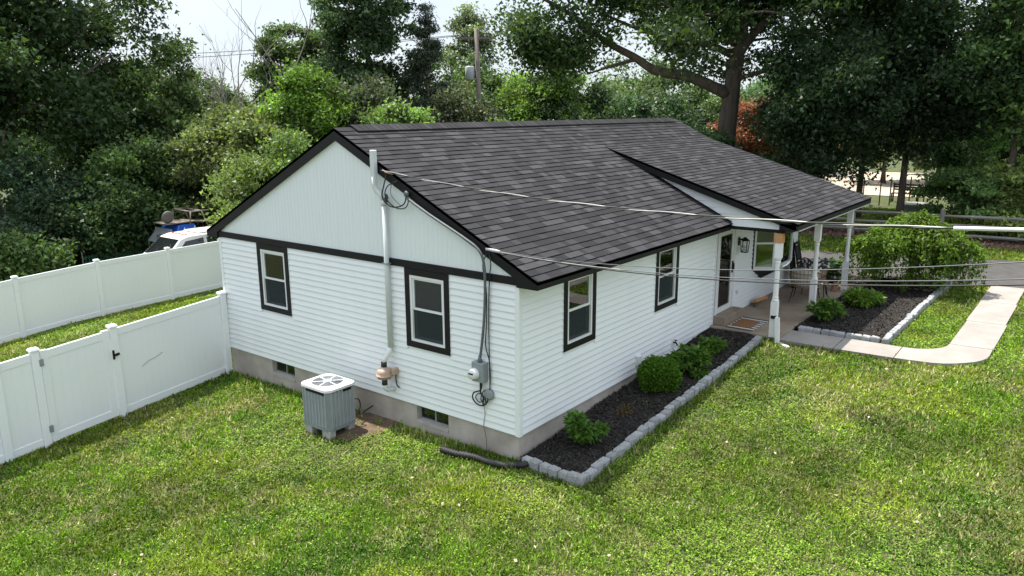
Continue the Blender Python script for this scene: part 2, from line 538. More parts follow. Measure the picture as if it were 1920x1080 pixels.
BOARDS = {}
def siding(parent, axis, u0, u1, zb, n, holes, c=0.0):
    """lapped boards, each proud at its lower edge; pieces between openings are boards of their own"""
    for k in range(n):
        z0 = zb+k*CH; z1 = z0+CH
        hh = [(h[0], h[1]) for h in holes if h[3] > z0+0.02 and h[2] < z1-0.02]
        for s0, s1 in spans(u0, u1, hh):
            key = (axis, round(s1-s0, 3))
            if key not in BOARDS:
                mb = MB(); l = s1-s0
                t0, t1 = 0.023, 0.003
                pr = [(-t0, 0), (-t0-0.001, 0.012), (-t1, CH+0.002), (0.0, CH+0.002), (0.0, 0)]
                if axis == 'x':
                    mb.prism([(a, 0, b) for a, b in pr], (0, l, 0))
                else:
                    mb.prism([(0, a, b) for a, b in pr], (l, 0, 0))
                o = mb.build('siding_board', WHITE, parent)
                BOARDS[key] = o.data
                WL[o] = Vector((c, s0, z0) if axis == 'x' else (s0, c, z0))
                o.location = WL[o]-WL[parent]
            else:
                link('siding_board', BOARDS[key], parent, (c, s0, z0) if axis == 'x' else (s0, c, z0))

# openings (trim outer rectangle); holes sit inside the trim
WA = (5.42, 6.39, 1.02, 2.345); WB = (1.35, 2.32, 1.02, 2.345)
WC = (1.145, 2.11, 1.04, 2.345); WD = (4.28, 5.25, 1.04, 2.345)
DR = (7.16, 8.20, 0.15, 2.28)
BAY = (9.42, 11.45, 1.0, 2.30)
def shrink(h, t=0.1):
    return (h[0]+t, h[1]-t, h[2]+t, h[3]-t)
gw = wall_backing('gable_wall', 'x', 0.001, 0.10, 0.0, W, 0.0, 2.36, [shrink(WA), shrink(WB)])
fw = wall_backing('front_wall', 'y', 0.001, 0.10, 0.10, LX, 0.0, 2.36,
                  [shrink(WC), shrink(WD), (7.25, 8.11, 0.36, 2.2), (9.55, 11.3, 1.05, 2.28)])
bwl = MB().box((0.1, W-0.1, 0), (LX, W, 2.36)).box((LX-0.1, 0.1, 0), (LX, W-0.1, 2.36)).build('rear_wall', WHITE, house)
siding(gw, 'x', 0.06, W-0.06, 0.0, 22, [WA, WB])
siding(fw, 'y', 0.06, 7.09, 0.0, 22, [WC, WD])
siding(fw, 'y', 8.20, LX-0.06, 0.155, 20, [BAY])
# interior partitions keep the rooms dark
MB().box((0.1, 3.9, 0), (12.65, 4.0, 2.3)).build('partition', ROOM, house)
MB().box((0.1, 0.1, -0.05), (12.65, W-0.1, 0.0)).build('floor', ROOM, house)
MB().box((0.1, 0.1, 2.31), (12.65, W-0.1, 2.335)).build('ceiling', ROOM, house)
# corner posts, J trim and a painted shade line
MB().box((-0.026, -0.026, -0.012), (0.06, 0.06, EB-0.002)).build('corner_post', WHITE, house, bevel=0.004)
MB().box((-0.026, W-0.06, -0.012), (0.06, W+0.026, EB)).build('corner_post', WHITE, house, bevel=0.004)
MB().box((LX-0.06, -0.026, 0.152), (LX+0.026, 0.06, 2.38)).build('corner_post', WHITE, house, bevel=0.004)
MB().box((7.09, -0.032, 0.0), (7.13, 0.001, 2.32)).build('corner_trim', WHITE, house)
MB().box((7.13, -0.018, 0.155), (7.16, 0.001, 2.32)).build('painted_shade_line', BLACK, house)  # black strip painting in the corner shade beside the door

# foundation with recessed basement windows
F0 = 0.018
BW = [(5.52, 6.24, -0.28, -0.02), (1.47, 2.19, -0.28, -0.02)]
def foundation():
    mb = MB()
    us = [F0, BW[1][0], BW[1][1], BW[0][0], BW[0][1], W-F0]
    for i in range(5):
        if i in (1, 3):
            mb.box((F0, us[i], -1.4), (F0+0.2, us[i+1], -0.28))
            mb.box((F0, us[i], -0.02), (F0+0.2, us[i+1], -0.001))
        else:
            mb.box((F0, us[i], -1.4), (F0+0.2, us[i+1], -0.001))
    mb.box((F0+0.2, F0, -1.0), (LX-F0, F0+0.2, -0.001))
    mb.box((F0+0.2, W-F0-0.2, -1.6), (LX-F0, W-F0, -0.001))
    mb.box((LX-F0-0.2, F0+0.2, -1.0), (LX-F0, W-F0-0.2, -0.001))
    fo = mb.build('foundation', FOUND, house)
    for y0, y1, z0, z1 in BW:
        MB().box((0.0, y0, z0-0.05), (F0-0.002, y1+0.0, z0-0.003)).build('window_sill', CONCL, fo)
        mb = MB()
        x0, x1 = 0.095, 0.13
        mb.box((x0, y0, z0), (x1, y1, z0+0.025)).box((x0, y0, z1-0.025), (x1, y1, z1))
        ym = (y0+y1)/2
        for a, b in ((y0, y0+0.025), (ym-0.012, ym+0.012), (y1-0.025, y1)):
            mb.box((x0-0.002, a, z0+0.025), (x1, b, z1-0.025))
        bw = mb.build('basement_window', METER, house)
        for a, b in ((y0+0.025, ym-0.012), (ym+0.012, y1-0.025)):
            MB().box((0.108, a, z0+0.025), (0.112, b, z1-0.025)).build('pane', GLASSG, bw)
        MB().box((0.132, y0, z0), (0.146, y1, z1)).build('backing', mat('cellar_green', (0.085, 0.115, 0.065), 0.8, (0.12, 0.155, 0.09), 4), bw)
foundation()

def window(axis, op, c=0.0, blind=None, rosy=False, out=-1):
    """double hung window: black flat trim, white frame, two sashes, screen below"""
    u0, u1, z0, z1 = op
    def bx(mb, a0, a1, d0, d1, zz0, zz1):
        # d = distance in front of the wall plane (positive = outside)
        if axis == 'x': mb.box((c-d0, a0, zz0), (c-d1, a1, zz1))
        else: mb.box((a0, c-d0, zz0), (a1, c-d1, zz1))
        return mb
    t = 0.105
    mb = MB()
    bx(mb, u0, u0+t, 0.0, 0.034, z0, z1); bx(mb, u1-t, u1, 0.0, 0.034, z0, z1)
    bx(mb, u0+t, u1-t, 0.0, 0.034, z0, z0+t); bx(mb, u0+t, u1-t, 0.0, 0.034, z1-t, z1)
    w = mb.build('window', BLACK, house)
    j = MB()
    bx(j, u0-0.014, u0-0.001, 0.0, 0.022, z0-0.014, z1); bx(j, u1+0.001, u1+0.014, 0.0, 0.022, z0-0.014, z1); bx(j, u0-0.001, u1+0.001, 0.0, 0.022, z0-0.014, z0-0.001)
    j.build('channel_trim', WHITE, w)
    a0, a1, b0, b1 = u0+t, u1-t, z0+t, z1-t
    f = 0.045
    mb = MB()
    bx(mb, a0, a0+f, -0.09, 0.026, b0, b1); bx(mb, a1-f, a1, -0.09, 0.026, b0, b1)
    bx(mb, a0+f, a1-f, -0.09, 0.026, b0, b0+f*0.8); bx(mb, a0+f, a1-f, -0.09, 0.026, b1-f, b1)
    mb.build('frame', FRAMEW, w)
    a0 += f; a1 -= f; b0 += f*0.8; b1 -= f
    zm = (b0+b1)/2
    s = 0.032
    for lo, hi, d0, d1, nm in ((zm-0.02, b1, -0.03, 0.005, 'upper_sash'), (b0, zm+0.02, -0.07, -0.035, 'lower_sash')):
        mb = MB()
        bx(mb, a0, a0+s, d0, d1, lo, hi); bx(mb, a1-s, a1, d0, d1, lo, hi)
        bx(mb, a0+s, a1-s, d0, d1, lo, lo+s*1.15); bx(mb, a0+s, a1-s, d0, d1, hi-s, hi)
        mb.build(nm, FRAMEW, w)
        dm = (d0+d1)/2
        bx(MB(), a0+s, a1-s, dm-0.002, dm+0.002, lo+s*1.15, hi-s).build('pane', GLASS, w)
    bx(MB(), a0, a1, -0.012, -0.009, b0, zm-0.022).build('insect_screen', GLASSD, w)
    if blind:
        zz = b1-0.02
        mb = MB()
        while zz > (zm-0.05 if blind == 'half' else b0+0.05):
            bx(mb, a0+0.01, a1-0.01, -0.115, -0.10, zz-0.018, zz); zz -= 0.024
        mb.build('blind', PINKISH if rosy else BLIND, w)
    else:
        bx(MB(), a0-0.02, a1+0.02, -0.32, -0.30, b0, b1).build('curtain', CURTAIN, w)
    return w
window('x', WA)
window('x', WB, blind='full')
window('y', WC, blind='half', rosy=True)
window('y', WD, blind='half', rosy=True)

# gable: band, panel boards, rake boards
MB().box((-0.034, 0.0, 2.351), (0.0, W, 2.465)).build('band_trim', BLACK, house)
GB = 2.467
gp = MB().prism([(0.02, 0, GB-0.1), (0.02, W, GB-0.1), (0.02, W, mainz(0)-0.05), (0.02, W/2, RZ-0.16), (0.02, 0, mainz(0)-0.05)], (0.08, 0, 0)).build('gable_panel', GPANEL, house)
bwid = W/26
def gtop(y):
    return min(mainz(y), mainz(W-y))-0.17
for k in range(26):
    y0, y1 = k*bwid, (k+1)*bwid
    mb = MB()
    for j in range(3):
        a = y0+bwid*j/3+0.0009; b = y0+bwid*(j+1)/3-0.0009
        cuts = [a, b]
        if a < W/2 < b: cuts = [a, W/2, b]
        for q in range(len(cuts)-1):
            p, r = cuts[q], cuts[q+1]
            tp, tr = gtop(p), gtop(r)
            if min(tp, tr) < GB+0.005: continue
            mb.hexa([(-0.004, p, GB), (0.02, p, GB), (0.02, r, GB), (-0.004, r, GB), (-0.004, p, tp), (0.02, p, tp), (0.02, r, tr), (-0.004, r, tr)])
    if mb.v: mb.build('panel_board', GPANEL, gp)
for sgn in (0, 1):
    def yy(y): return y if sgn == 0 else W-y
    dz = 0.205
    pr = [(RX0, yy(-OV), EB), (RX0, yy(-OV), mainz(-OV)-0.004), (RX0, yy(W/2), RZ-0.004), (RX0, yy(W/2), RZ-dz), (RX0, yy(0.0), mainz(0.0)-dz), (RX0, yy(0.0), EB)]
    MB().prism(pr, (0.052, 0, 0)).build('rake_board', BLACK, house)
    # thin white bead under the rake
    MB().bar((-0.012, yy(0.25), mainz(0.25)-dz-0.006), (-0.012, yy(W/2-0.01), RZ-dz-0.008), 0.02, 0.02).build('rake_bead', WHITE, house)
# eave fascia and soffit
MB().box((RX0+0.052, -OV, EB), (PX0+0.1, -OV+0.03, EZ-0.006)).build('fascia', BLACK, house)
MB().box((0.0, -OV+0.03, EB+0.005), (PX0+0.14, -0.001, EB+0.02)).build('soffit', WHITE, house)
MB().box((RX0+0.052, W+OV-0.03, EB), (LX, W+OV, EZ-0.006)).build('fascia', BLACK, house)

# roof decks
def slab(poly, t):
    return MB().prism(poly, (0, 0, -t))
roof = slab([(RX0, -OV, EZ-0.004), (PX0+0.15, -OV, EZ-0.004), (PX0+0.15, TK_Y, mainz(TK_Y)-0.004), (RX1, TK_Y, mainz(TK_Y)-0.004), (RX1, W/2, RZ-0.004), (RX0, W/2, RZ-0.004)], 0.05).build('roof', DECK, house)
slab([(RX0, W/2, RZ-0.004), (RX1, W/2, RZ-0.004), (RX1, W+OV, EZ-0.004), (RX0, W+OV, EZ-0.004)], 0.05).build('rear_roof', mat('rear_shingle', (0.075, 0.073, 0.078), 0.95, (0.10, 0.098, 0.104), 6), house)
proof = slab([(PX0, PE_Y, PE_Z-0.004), (RX1, PE_Y, PE_Z-0.004), (RX1, TK_Y, porchz(TK_Y)-0.004), (PX0, TK_Y, porchz(TK_Y)-0.004)], 0.04).build('porch_roof', DECK, house)
slab([(PX0+0.15, -OV, EZ-0.06), (RX1, -OV, EZ-0.06), (RX1, TK_Y, mainz(TK_Y)-0.06), (PX0+0.15, TK_Y, mainz(TK_Y)-0.06)], 0.03).build('under_roof', DECK, house)

# shingles: random tabs in courses, each a real wedge with a butt edge
EXPO = 0.143
def tone():
    r = random.random()
    if r < 0.30: v = random.uniform(0.019, 0.026)
    elif r < 0.80: v = random.uniform(0.027, 0.038)
    else: v = random.uniform(0.045, 0.072)
    return (v*1.0, v*0.97, v*1.09)
VAR = [tone() for _ in range(14)]
def course_tabs(x0, x1):
    x = x0; out = []
    first = True
    while x < x1-0.01:
        w = random.choice((0.12, 0.16, 0.2, 0.24, 0.28, 0.34, 0.42))
        if first: w *= random.uniform(0.3, 1.0); first = False
        if x+w > x1-0.06: w = x1-x
        out.append((x, w)); x += w
    return out
def shingle_hexa(x, w, y, z, m, th, e=EXPO):
    c = 1/math.sqrt(1+m*m)
    dy, dz = c, m*c; ny, nz = -m*c, c
    lap = e*1.04
    def P(xx, s, h): return (xx, y+dy*s+ny*h, z+dz*s+nz*h)
    g = 0.0012
    return [P(x+g, 0, 0), P(x+w-g, 0, 0), P(x+w-g, lap, 0), P(x+g, lap, 0), P(x+g, 0, th), P(x+w-g, 0, th), P(x+w-g, lap, 0.002), P(x+g, lap, 0.002)]
HF = ((0, 3, 2, 1), (4, 5, 6, 7), (0, 1, 5, 4), (1, 2, 6, 5), (2, 3, 7, 6), (3, 0, 4, 7))
def mesh_col(name, V, F, cols, m):
    me = bpy.data.meshes.new(name); me.from_pydata(V, [], F)
    a = me.color_attributes.new('col', 'FLOAT_COLOR', 'POINT')
    a.data.foreach_set('color', np.array(cols, dtype=np.float32).ravel())
    me.materials.append(m)
    return me
tabs = []
c1 = 1/math.sqrt(1+M1*M1)
ncourse = int((W/2+OV)/(EXPO*c1))+1
for k in range(ncourse):
    y = -OV-0.012+k*EXPO*c1
    if y > W/2-0.1: break
    z = EZ+M1*(y+OV)
    xa, xb = RX0-0.012, RX1+0.012
    if y < TK_Y-0.06:
        xb = PX0+0.142
    for x, w in course_tabs(xa, xb):
        tabs.append((x, w, y, z, M1))
def tabd(t):
    return (Vector((t[0]+t[1]/2, t[2], t[3]))-CAM).length
tabs.sort(key=tabd)
near, rest = tabs[:300], tabs[300:]
SM = {}
for x, w, y, z, m in near:
    kk = (round(w, 2), random.randrange(14))
    if kk not in SM:
        cc = VAR[kk[1]]
        SM[kk] = mesh_col('shingle', shingle_hexa(0, w, 0, 0, m, random.uniform(0.012, 0.018)), HF, [(*cc, 1)]*8, SHING)
    link('shingle', SM[kk], roof, (x, y, z))
c2 = 1/math.sqrt(1+PM*PM)
ptabs = []
for k in range(80):
    y = PE_Y-0.012+k*EXPO*c2
    if y > TK_Y-0.02: break
    for x, w in course_tabs(PX0-0.012, RX1+0.012):
        ptabs.append((x, w, y, porchz(y), PM))
for lst, nm, par in ((rest, 'shingle_field', roof), (ptabs, 'shingle_field', proof)):
    V, F, Cc = [], [], []
    for x, w, y, z, m in lst:
        n = len(V)
        V += shingle_hexa(x, w, y, z, m, random.uniform(0.012, 0.018))
        F += [tuple(n+i for i in f) for f in HF]
        Cc += [(*random.choice(VAR), 1)]*8
    o = link(nm, mesh_col(nm, V, F, Cc, SHING), par)
    tag(o, kind='stuff')
# ridge vent caps
ridge = MB().prism([(0.32, W/2-0.19, RZ-0.065), (0.32, W/2, RZ+0.03), (0.32, W/2+0.19, RZ-0.065), (0.32, W/2+0.19, RZ-0.10), (0.32, W/2, RZ-0.005), (0.32, W/2-0.19, RZ-0.10)], (12.1, 0, 0)).build('ridge_vent', DARK, roof)
xx = 0.30
capm = {}
while xx < 12.4:
    v = random.randrange(8)
    if v not in capm:
        cc = (*VAR[v], 1)
        V = []
        for x, h in ((0, 0.014), (0.2, 0.006)):
            for yv, zv in ((-0.2, -0.066), (0, 0.034), (0.2, -0.066)):
                V += [(x, yv, zv), (x, yv, zv+h)]
        F = [(1, 7, 9, 3), (3, 9, 11, 5), (0, 1, 3, 2), (2, 3, 5, 4), (0, 6, 7, 1), (4, 5, 11, 10), (6, 8, 9, 7), (8, 10, 11, 9)]
        capm[v] = mesh_col('ridge_cap', V, F, [cc]*12, SHING)
    link('ridge_cap', capm[v], ridge, (xx, W/2, RZ)); xx += 0.143

# porch roof edge, cheek wall and fascia
def rk(y, d): return (PX0, y, porchz(y)-d)
MB().prism([rk(PE_Y, 0.14), rk(PE_Y, 0.006), rk(TK_Y+0.0, 0.006), rk(TK_Y+0.0, 0.012), (PX0, 1.75, porchz(1.75)-0.17), rk(-1.37, 0.16)], (0.03, 0, 0)).build('porch_rake_board', BLACK, house)
MB().box((PX0+0.03, PE_Y, PE_Z-0.135), (RX1, PE_Y+0.03, PE_Z-0.01)).build('porch_fascia', BLACK, house)
MB().prism([(RX1-0.03, PE_Y, PE_Z-0.14), (RX1-0.03, PE_Y, PE_Z-0.006), (RX1-0.03, TK_Y, porchz(TK_Y)-0.006), (RX1-0.03, TK_Y, porchz(TK_Y)-0.2)], (0.028, 0, 0)).build('porch_rake_board', BLACK, house)
CX = 7.06
cheek = MB().prism([(CX, -1.40, 2.41), (CX, -OV, 2.41), (CX, -OV, mainz(-OV)-0.05), (CX, TK_Y-0.2, mainz(TK_Y-0.2)-0.05), (CX, TK_Y-0.2, porchz(TK_Y-0.2)-0.05), (CX, -1.40, porchz(-1.40)-0.06)], (0.06, 0, 0)).build('cheek_wall', WHITE, house)
zb = 2.415
while zb < 3.9:
    z1 = zb+CH*1.15
    # board runs from where the porch roof cuts it to where the main roof cuts it
    yl = max(-1.40, (z1-PE_Z+0.07)/PM+PE_Y)
    yr = (zb-EZ)/M1-OV if zb > EZ else -OV+0.02
    if yr-yl > 0.04:
        MB().hexa([(CX-0.016, yl, zb), (CX-0.001, yl, zb), (CX-0.001, yr, zb), (CX-0.016, yr, zb), (CX-0.004, yl, z1), (CX-0.001, yl, z1), (CX-0.001, yr, z1), (CX-0.004, yr, z1)]).build('siding_board', WHITE, cheek)
    zb = z1
MB().box((CX-0.03, -1.42, 2.415), (CX-0.018, -OV-0.002, 2.545)).build('header_board', WHITE, house)
MB().box((CX-0.03, -1.42, 2.345), (CX+0.06, -0.001, 2.408)).build('header_trim', BLACK, house)
MB().box((PX0, PE_Y+0.032, 2.425), (CX-0.032, -1.422, 2.56)).build('rake_end', BLACK, house)
MB().box((CX+0.06, PE_Y+0.03, 2.395), (RX1-0.03, -0.02, 2.42)).build('porch_ceiling', mat('ceiling_grey', (0.55, 0.56, 0.56), 0.6), house)
MB().box((CX-0.02, -1.50, 2.30), (RX1-0.05, -1.34, 2.394)).build('porch_beam', BLACK, house)

# flashing line where cheek meets roof
MB().bar((CX-0.022, -OV+0.02, mainz(-OV+0.02)+0.02), (CX-0.022, 1.9, mainz(1.9)+0.02), 0.012, 0.03).build('flashing', BLACK, house)

# porch posts: square foot, turned shaft, square head
def porch_post(x, y, ztop, raw):
    mb = MB(); s = 0.066
    z0 = 0.15
    mb.box((x-s, y-s, z0), (x+s, y+s, 0.92))
    prof = [(0.062, 0.915), (0.075, 0.945), (0.058, 0.975), (0.066, 1.0), (0.056, 1.03), (0.052, 1.4), (0.050, 1.72), (0.058, 1.75), (0.048, 1.78), (0.064, 1.81), (0.060, 1.84)]
    mb.lathe((x, y, 0), [(r, z) for r, z in prof], 16)
    top = ztop-0.17 if raw else ztop
    mb.box((x-s, y-s, 1.835), (x+s, y+s, top))
    o = mb.build('porch_post', POSTW, house)
    if raw:
        MB().box((x-s+0.004, y-s+0.004, top), (x+s-0.004, y+s-0.004, ztop)).build('raw_wood_shim', RAWWOOD, o)
    return o
porch_post(6.99, -1.42, 2.30, False)
MB().box((6.91, -1.50, 2.16), (7.075, -1.335, 2.345)).build('raw_wood_shim', RAWWOOD, house)
porch_post(9.67, -1.42, 2.30, False)
porch_post(12.38, -1.44, 2.30, False)

# porch floor and door step
pf = MB().prism([(6.98, 0.0, -0.4), (LX+0.2, 0.0, -0.4), (LX+0.2, -1.56, -0.4), (6.98, -1.56, -0.4)], (0, 0, 0.55)).build('porch_floor', CONC, bevel=0.012)
tag(pf, 'worn brown concrete porch floor under the roof extension', 'porch', kind='structure')
st = MB().box((7.14, -0.30, 0.151), (8.24, -0.002, 0.345)).build('door_step', CONC, house, bevel=0.01)

# front door with storm glass
def door():
    mb = MB()
    mb.box((7.162, -0.05, 0.347), (7.24, 0.05, 2.28)).box((8.12, -0.05, 0.347), (8.198, 0.05, 2.28)).box((7.24, -0.05, 2.20), (8.12, 0.05, 2.28))
    d = mb.build('door', FRAMEW, house)
    mb = MB()
    mb.box((7.242, -0.03, 0.35), (7.35, 0.0, 2.198)).box((8.01, -0.03, 0.35), (8.118, 0.0, 2.198)).box((7.35, -0.03, 0.35), (8.01, 0.0, 0.47)).box((7.35, -0.03, 2.10), (8.01, 0.0, 2.198))
    mb.build('storm_frame', FRAMEW, d)
    MB().box((7.35, -0.017, 0.47), (8.01, -0.012, 2.10)).build('pane', GLASS, d)
    MB().box((7.25, 0.06, 0.36), (8.11, 0.10, 2.19)).build('inner_door', mat('black_door', (0.015, 0.015, 0.016), 0.4), d)
    MB().box((8.045, -0.055, 1.18), (8.075, -0.03, 1.45)).bar((8.06, -0.075, 1.25), (8.06, -0.075, 1.40), 0.02, 0.02).box((8.052, -0.075, 1.33), (8.068, -0.05, 1.35)).build('handle', BLACK, d)
door()

# bay window with tapered black skirt
def bay():
    z0, z1 = 1.03, 2.36
    P = [(9.45, 0.0), (9.78, -0.42), (11.02, -0.42), (11.35, 0.0)]
    b = MB().prism([(x, y, z0-0.05) for x, y in P], (0, 0, 0.05)).build('bay_window', FRAMEW, house)
    MB().prism([(x, y, 2.24) for x, y in P], (0, 0, 0.12)).build('head_board', FRAMEW, b)
    for i in range(3):
        a = Vector((*P[i], 0)); c = Vector((*P[i+1], 0)); d = (c-a).normalized()
        mb = MB()
        A = lambda s, z: a+d*s+Vector((0, 0, z))
        l = (c-a).length
        mb.bar(A(0.03, z0), A(0.03, 2.24), 0.06, 0.06, d).bar(A(l-0.03, z0), A(l-0.03, 2.24), 0.06, 0.06, d)
        mb.bar(A(0.06, z0+0.025), A(l-0.06, z0+0.025), 0.05, 0.05).bar(A(0.06, 2.215), A(l-0.06, 2.215), 0.05, 0.05)
        if i != 1: mb.bar(A(0.06, 1.66), A(l-0.06, 1.66), 0.04, 0.045)
        fr = mb.build('sash_frame', FRAMEW, b)
        n = Vector((d.y, -d.x, 0))
        q0, q1 = A(0.05, z0+0.04), A(l-0.05, z0+0.04)
        mb = MB()
        o = n*0.004
        mb.hexa([q0-o, q1-o, q1+o, q0+o, *[q+Vector((0, 0, 1.16)) for q in (q0-o, q1-o, q1+o, q0+o)]])
        mb.build('pane', GLASS, b)
    B = [(9.93, 0.0), (10.05, -0.03), (10.75, -0.03), (10.87, 0.0)]
    mb = MB()
    for i in range(3):
        n = len(mb.v)
        mb.v += [(*P[i], z0-0.052), (*P[i+1], z0-0.052), (*B[i+1], 0.70), (*B[i], 0.70)]
        mb.f.append((n, n+1, n+2, n+3))
    n = len(mb.v)
    mb.v += [(*q, z0-0.052) for q in P]+[(*q, 0.70) for q in B]
    mb.f += [(n, n+1, n+2, n+3), (n+4, n+7, n+6, n+5), (n, n+3, n+7, n+4)]
    mb.build('skirt', BLACK, b)
    MB().box((9.37, -0.03, 1.0), (9.43, 0.0, 2.34)).build('side_trim', BLACK, b)
    MB().box((9.5, 0.75, 0.9), (11.3, 0.78, 2.3)).build('curtain', mat('green_dim_curtain', (0.10, 0.13, 0.07), 0.9, (0.14, 0.17, 0.10), 3, stretch=(6, 6, .3)), b)
bay()

# ------------------------------------------------------------------ things fixed to the house
def bez(pts, n=6):
    """Catmull-Rom through points"""
    P = [Vector(p) for p in pts]; out = []
    for i in range(len(P)-1):
        p0, p1, p2, p3 = P[max(i-1, 0)], P[i], P[i+1], P[min(i+2, len(P)-1)]
        for k in range(n):
            t = k/n
            out.append(0.5*((2*p1)+(p2-p0)*t+(2*p0-5*p1+4*p2-p3)*t*t+(3*p1-p0-3*p2+p3)*t**3))
    out.append(P[-1])
    return out

t = thing('vent_pipe', 'tall white vent pipe with tan fan running up the gable wall', 'pipe', (-0.13, 2.70, 0.2))
MB().box((-0.165, 2.79, 3.66), (-0.075, 2.88, 4.22)).build('upper_pipe', PIPEW, t, bevel=0.01)
MB().tube([(-0.12, 2.835, 3.80), (-0.12, 2.835, 3.63), (-0.10, 2.80, 3.56), (-0.08, 2.71, 3.50), (-0.075, 2.68, 3.42)], 0.047, 14).build('elbow', PIPEW, t, True)
MB().tube([(-0.075, 2.68, 3.46), (-0.075, 2.675, 0.90)], 0.043, 14).build('pipe', PIPEW, t, True)
MB().tube([(-0.075, 2.675, 3.42), (-0.075, 2.675, 3.34)], 0.050, 14).build('coupling', PIPEW, t, True)
MB().tube([(-0.075, 2.675, 0.93), (-0.09, 2.69, 0.85), (-0.16, 2.73, 0.74), (-0.18, 2.74, 0.68)], 0.046, 14).build('lower_elbow', PLASTW, t, True)
MB().tube([(-0.18, 2.74, 0.69), (-0.18, 2.74, 0.60)], 0.050, 14).build('rubber_coupling', RUBBER, t, True)
fan = MB().lathe((-0.18, 2.74, 0), [(0.055, 0.60), (0.06, 0.575), (0.085, 0.565), (0.118, 0.545), (0.125, 0.50), (0.128, 0.462), (0.142, 0.458), (0.142, 0.445), (0.125, 0.44), (0.118, 0.40), (0.07, 0.385), (0.055, 0.375)], 24).build('fan_housing', TAN, t, True)
MB().box((-0.14, 2.55, 0.47), (-0.02, 2.62, 0.58)).build('junction_box', TAN, fan, bevel=0.006)
MB().tube([(-0.18, 2.74, 0.385), (-0.18, 2.74, 0.28)], 0.048, 14).build('rubber_coupling', RUBBER, t, True)
MB().tube([(-0.18, 2.74, 0.29), (-0.18, 2.735, 0.22), (-0.14, 2.71, 0.185), (-0.05, 2.69, 0.18), (0.02, 2.69, 0.18)], 0.043, 14).build('bottom_elbow', PIPEW, t, True)
MB().tube(bez([(-0.06, 2.585, 0.47), (-0.06, 2.585, 0.32), (-0.05, 2.56, 0.25), (-0.03, 2.53, 0.23)]), 0.011, 8).build('flex_conduit', RUBBER, t, True)
MB().box((-0.13, 2.615, 2.37), (-0.034, 2.74, 2.39)).build('bracket', METER, t)

t = thing('electric_meter', 'grey electric meter box with cables on the gable wall', 'meter', (-0.08, 0.70, 0.75))
MB().box((-0.15, 0.58, 0.76), (-0.018, 0.81, 1.07)).build('meter_box', METER, t, bevel=0.008)
d = MB().lathe((-0.15, 0.745, 0.89), [(0.092, 0.0), (0.092, 0.012), (0.08, 0.014), (0.078, 0.07), (0.068, 0.09), (0.0, 0.093)], 24, (-1, 0, 0)).build('dial', PLASTW, t, True)
MB().box((-0.246, 0.70, 0.895), (-0.243, 0.79, 0.92)).build('display', BLACK, d)
MB().lathe((-0.085, 0.69, 1.07), [(0.038, 0), (0.04, 0.03), (0.026, 0.06), (0.022, 0.10)], 14).build('hub', CABLEG, t, True)
MB().tube(bez([(-0.085, 0.69, 1.10), (-0.075, 0.64, 1.45), (-0.075, 0.595, 1.85), (-0.085, 0.565, 2.3), (-0.10, 0.57, 2.62), (-0.11, 0.66, 2.82), (-0.115, 0.95, 2.98), (-0.12, 1.63, 3.27), (-0.12, 2.10, 3.49)], 5), 0.021, 10).build('service_cable', CABLEG, t, True)
for q, pts in enumerate([
        [(-0.07, 0.52, 2.78), (-0.09, 0.60, 2.6), (-0.08, 0.545, 2.2), (-0.06, 0.57, 1.7), (-0.05, 0.60, 1.35), (-0.05, 0.53, 1.10), (-0.05, 0.52, 0.80), (-0.05, 0.55, 0.55), (-0.06, 0.62, 0.48), (-0.07, 0.72, 0.40), (-0.07, 0.80, 0.47), (-0.07, 0.72, 0.55), (-0.07, 0.62, 0.50), (-0.06, 0.60, 0.40)],
        [(-0.06, 0.50, 2.80), (-0.10, 0.44, 2.62), (-0.06, 0.50, 2.4), (-0.05, 0.53, 1.9), (-0.045, 0.535, 1.2), (-0.045, 0.535, 0.6), (-0.06, 0.60, 0.40), (-0.06, 0.70, 0.45), (-0.06, 0.66, 0.58), (-0.06, 0.58, 0.62), (-0.06, 0.52, 0.52)],
        [(-0.08, 0.69, 0.76), (-0.08, 0.69, 0.58), (-0.07, 0.65, 0.50), (-0.06, 0.66, 0.36)],
        [(-0.08, 0.66, 0.76), (-0.09, 0.68, 0.62), (-0.1, 0.81, 0.55), (-0.09, 0.84, 0.44), (-0.08, 0.74, 0.36), (-0.07, 0.62, 0.38), (-0.07, 0.55, 0.50), (-0.06, 0.60, 0.60)]]):
    MB().tube(bez(pts, 5), 0.0085 if q < 2 else 0.012, 6).build('loose_cable', CABLE, t, True)
MB().tube(bez([(-0.06, 0.64, 0.36), (-0.03, 0.65, 0.20), (-0.025, 0.68, 0.02), (-0.02, 0.64, -0.2), (-0.03, 0.62, -0.42)], 4), 0.004, 5).build('ground_wire', CABLE, t)
MB().lathe((-0.02, 0.545, 0.56), [(0.085, 0), (0.085, 0.05), (0.05, 0.06)], 16, (-1, 0, 0)).build('round_box', METER, t, True)
MB().box((-0.05, 0.66, 0.67), (-0.02, 0.71, 0.74)).build('small_box', PLASTW, t)

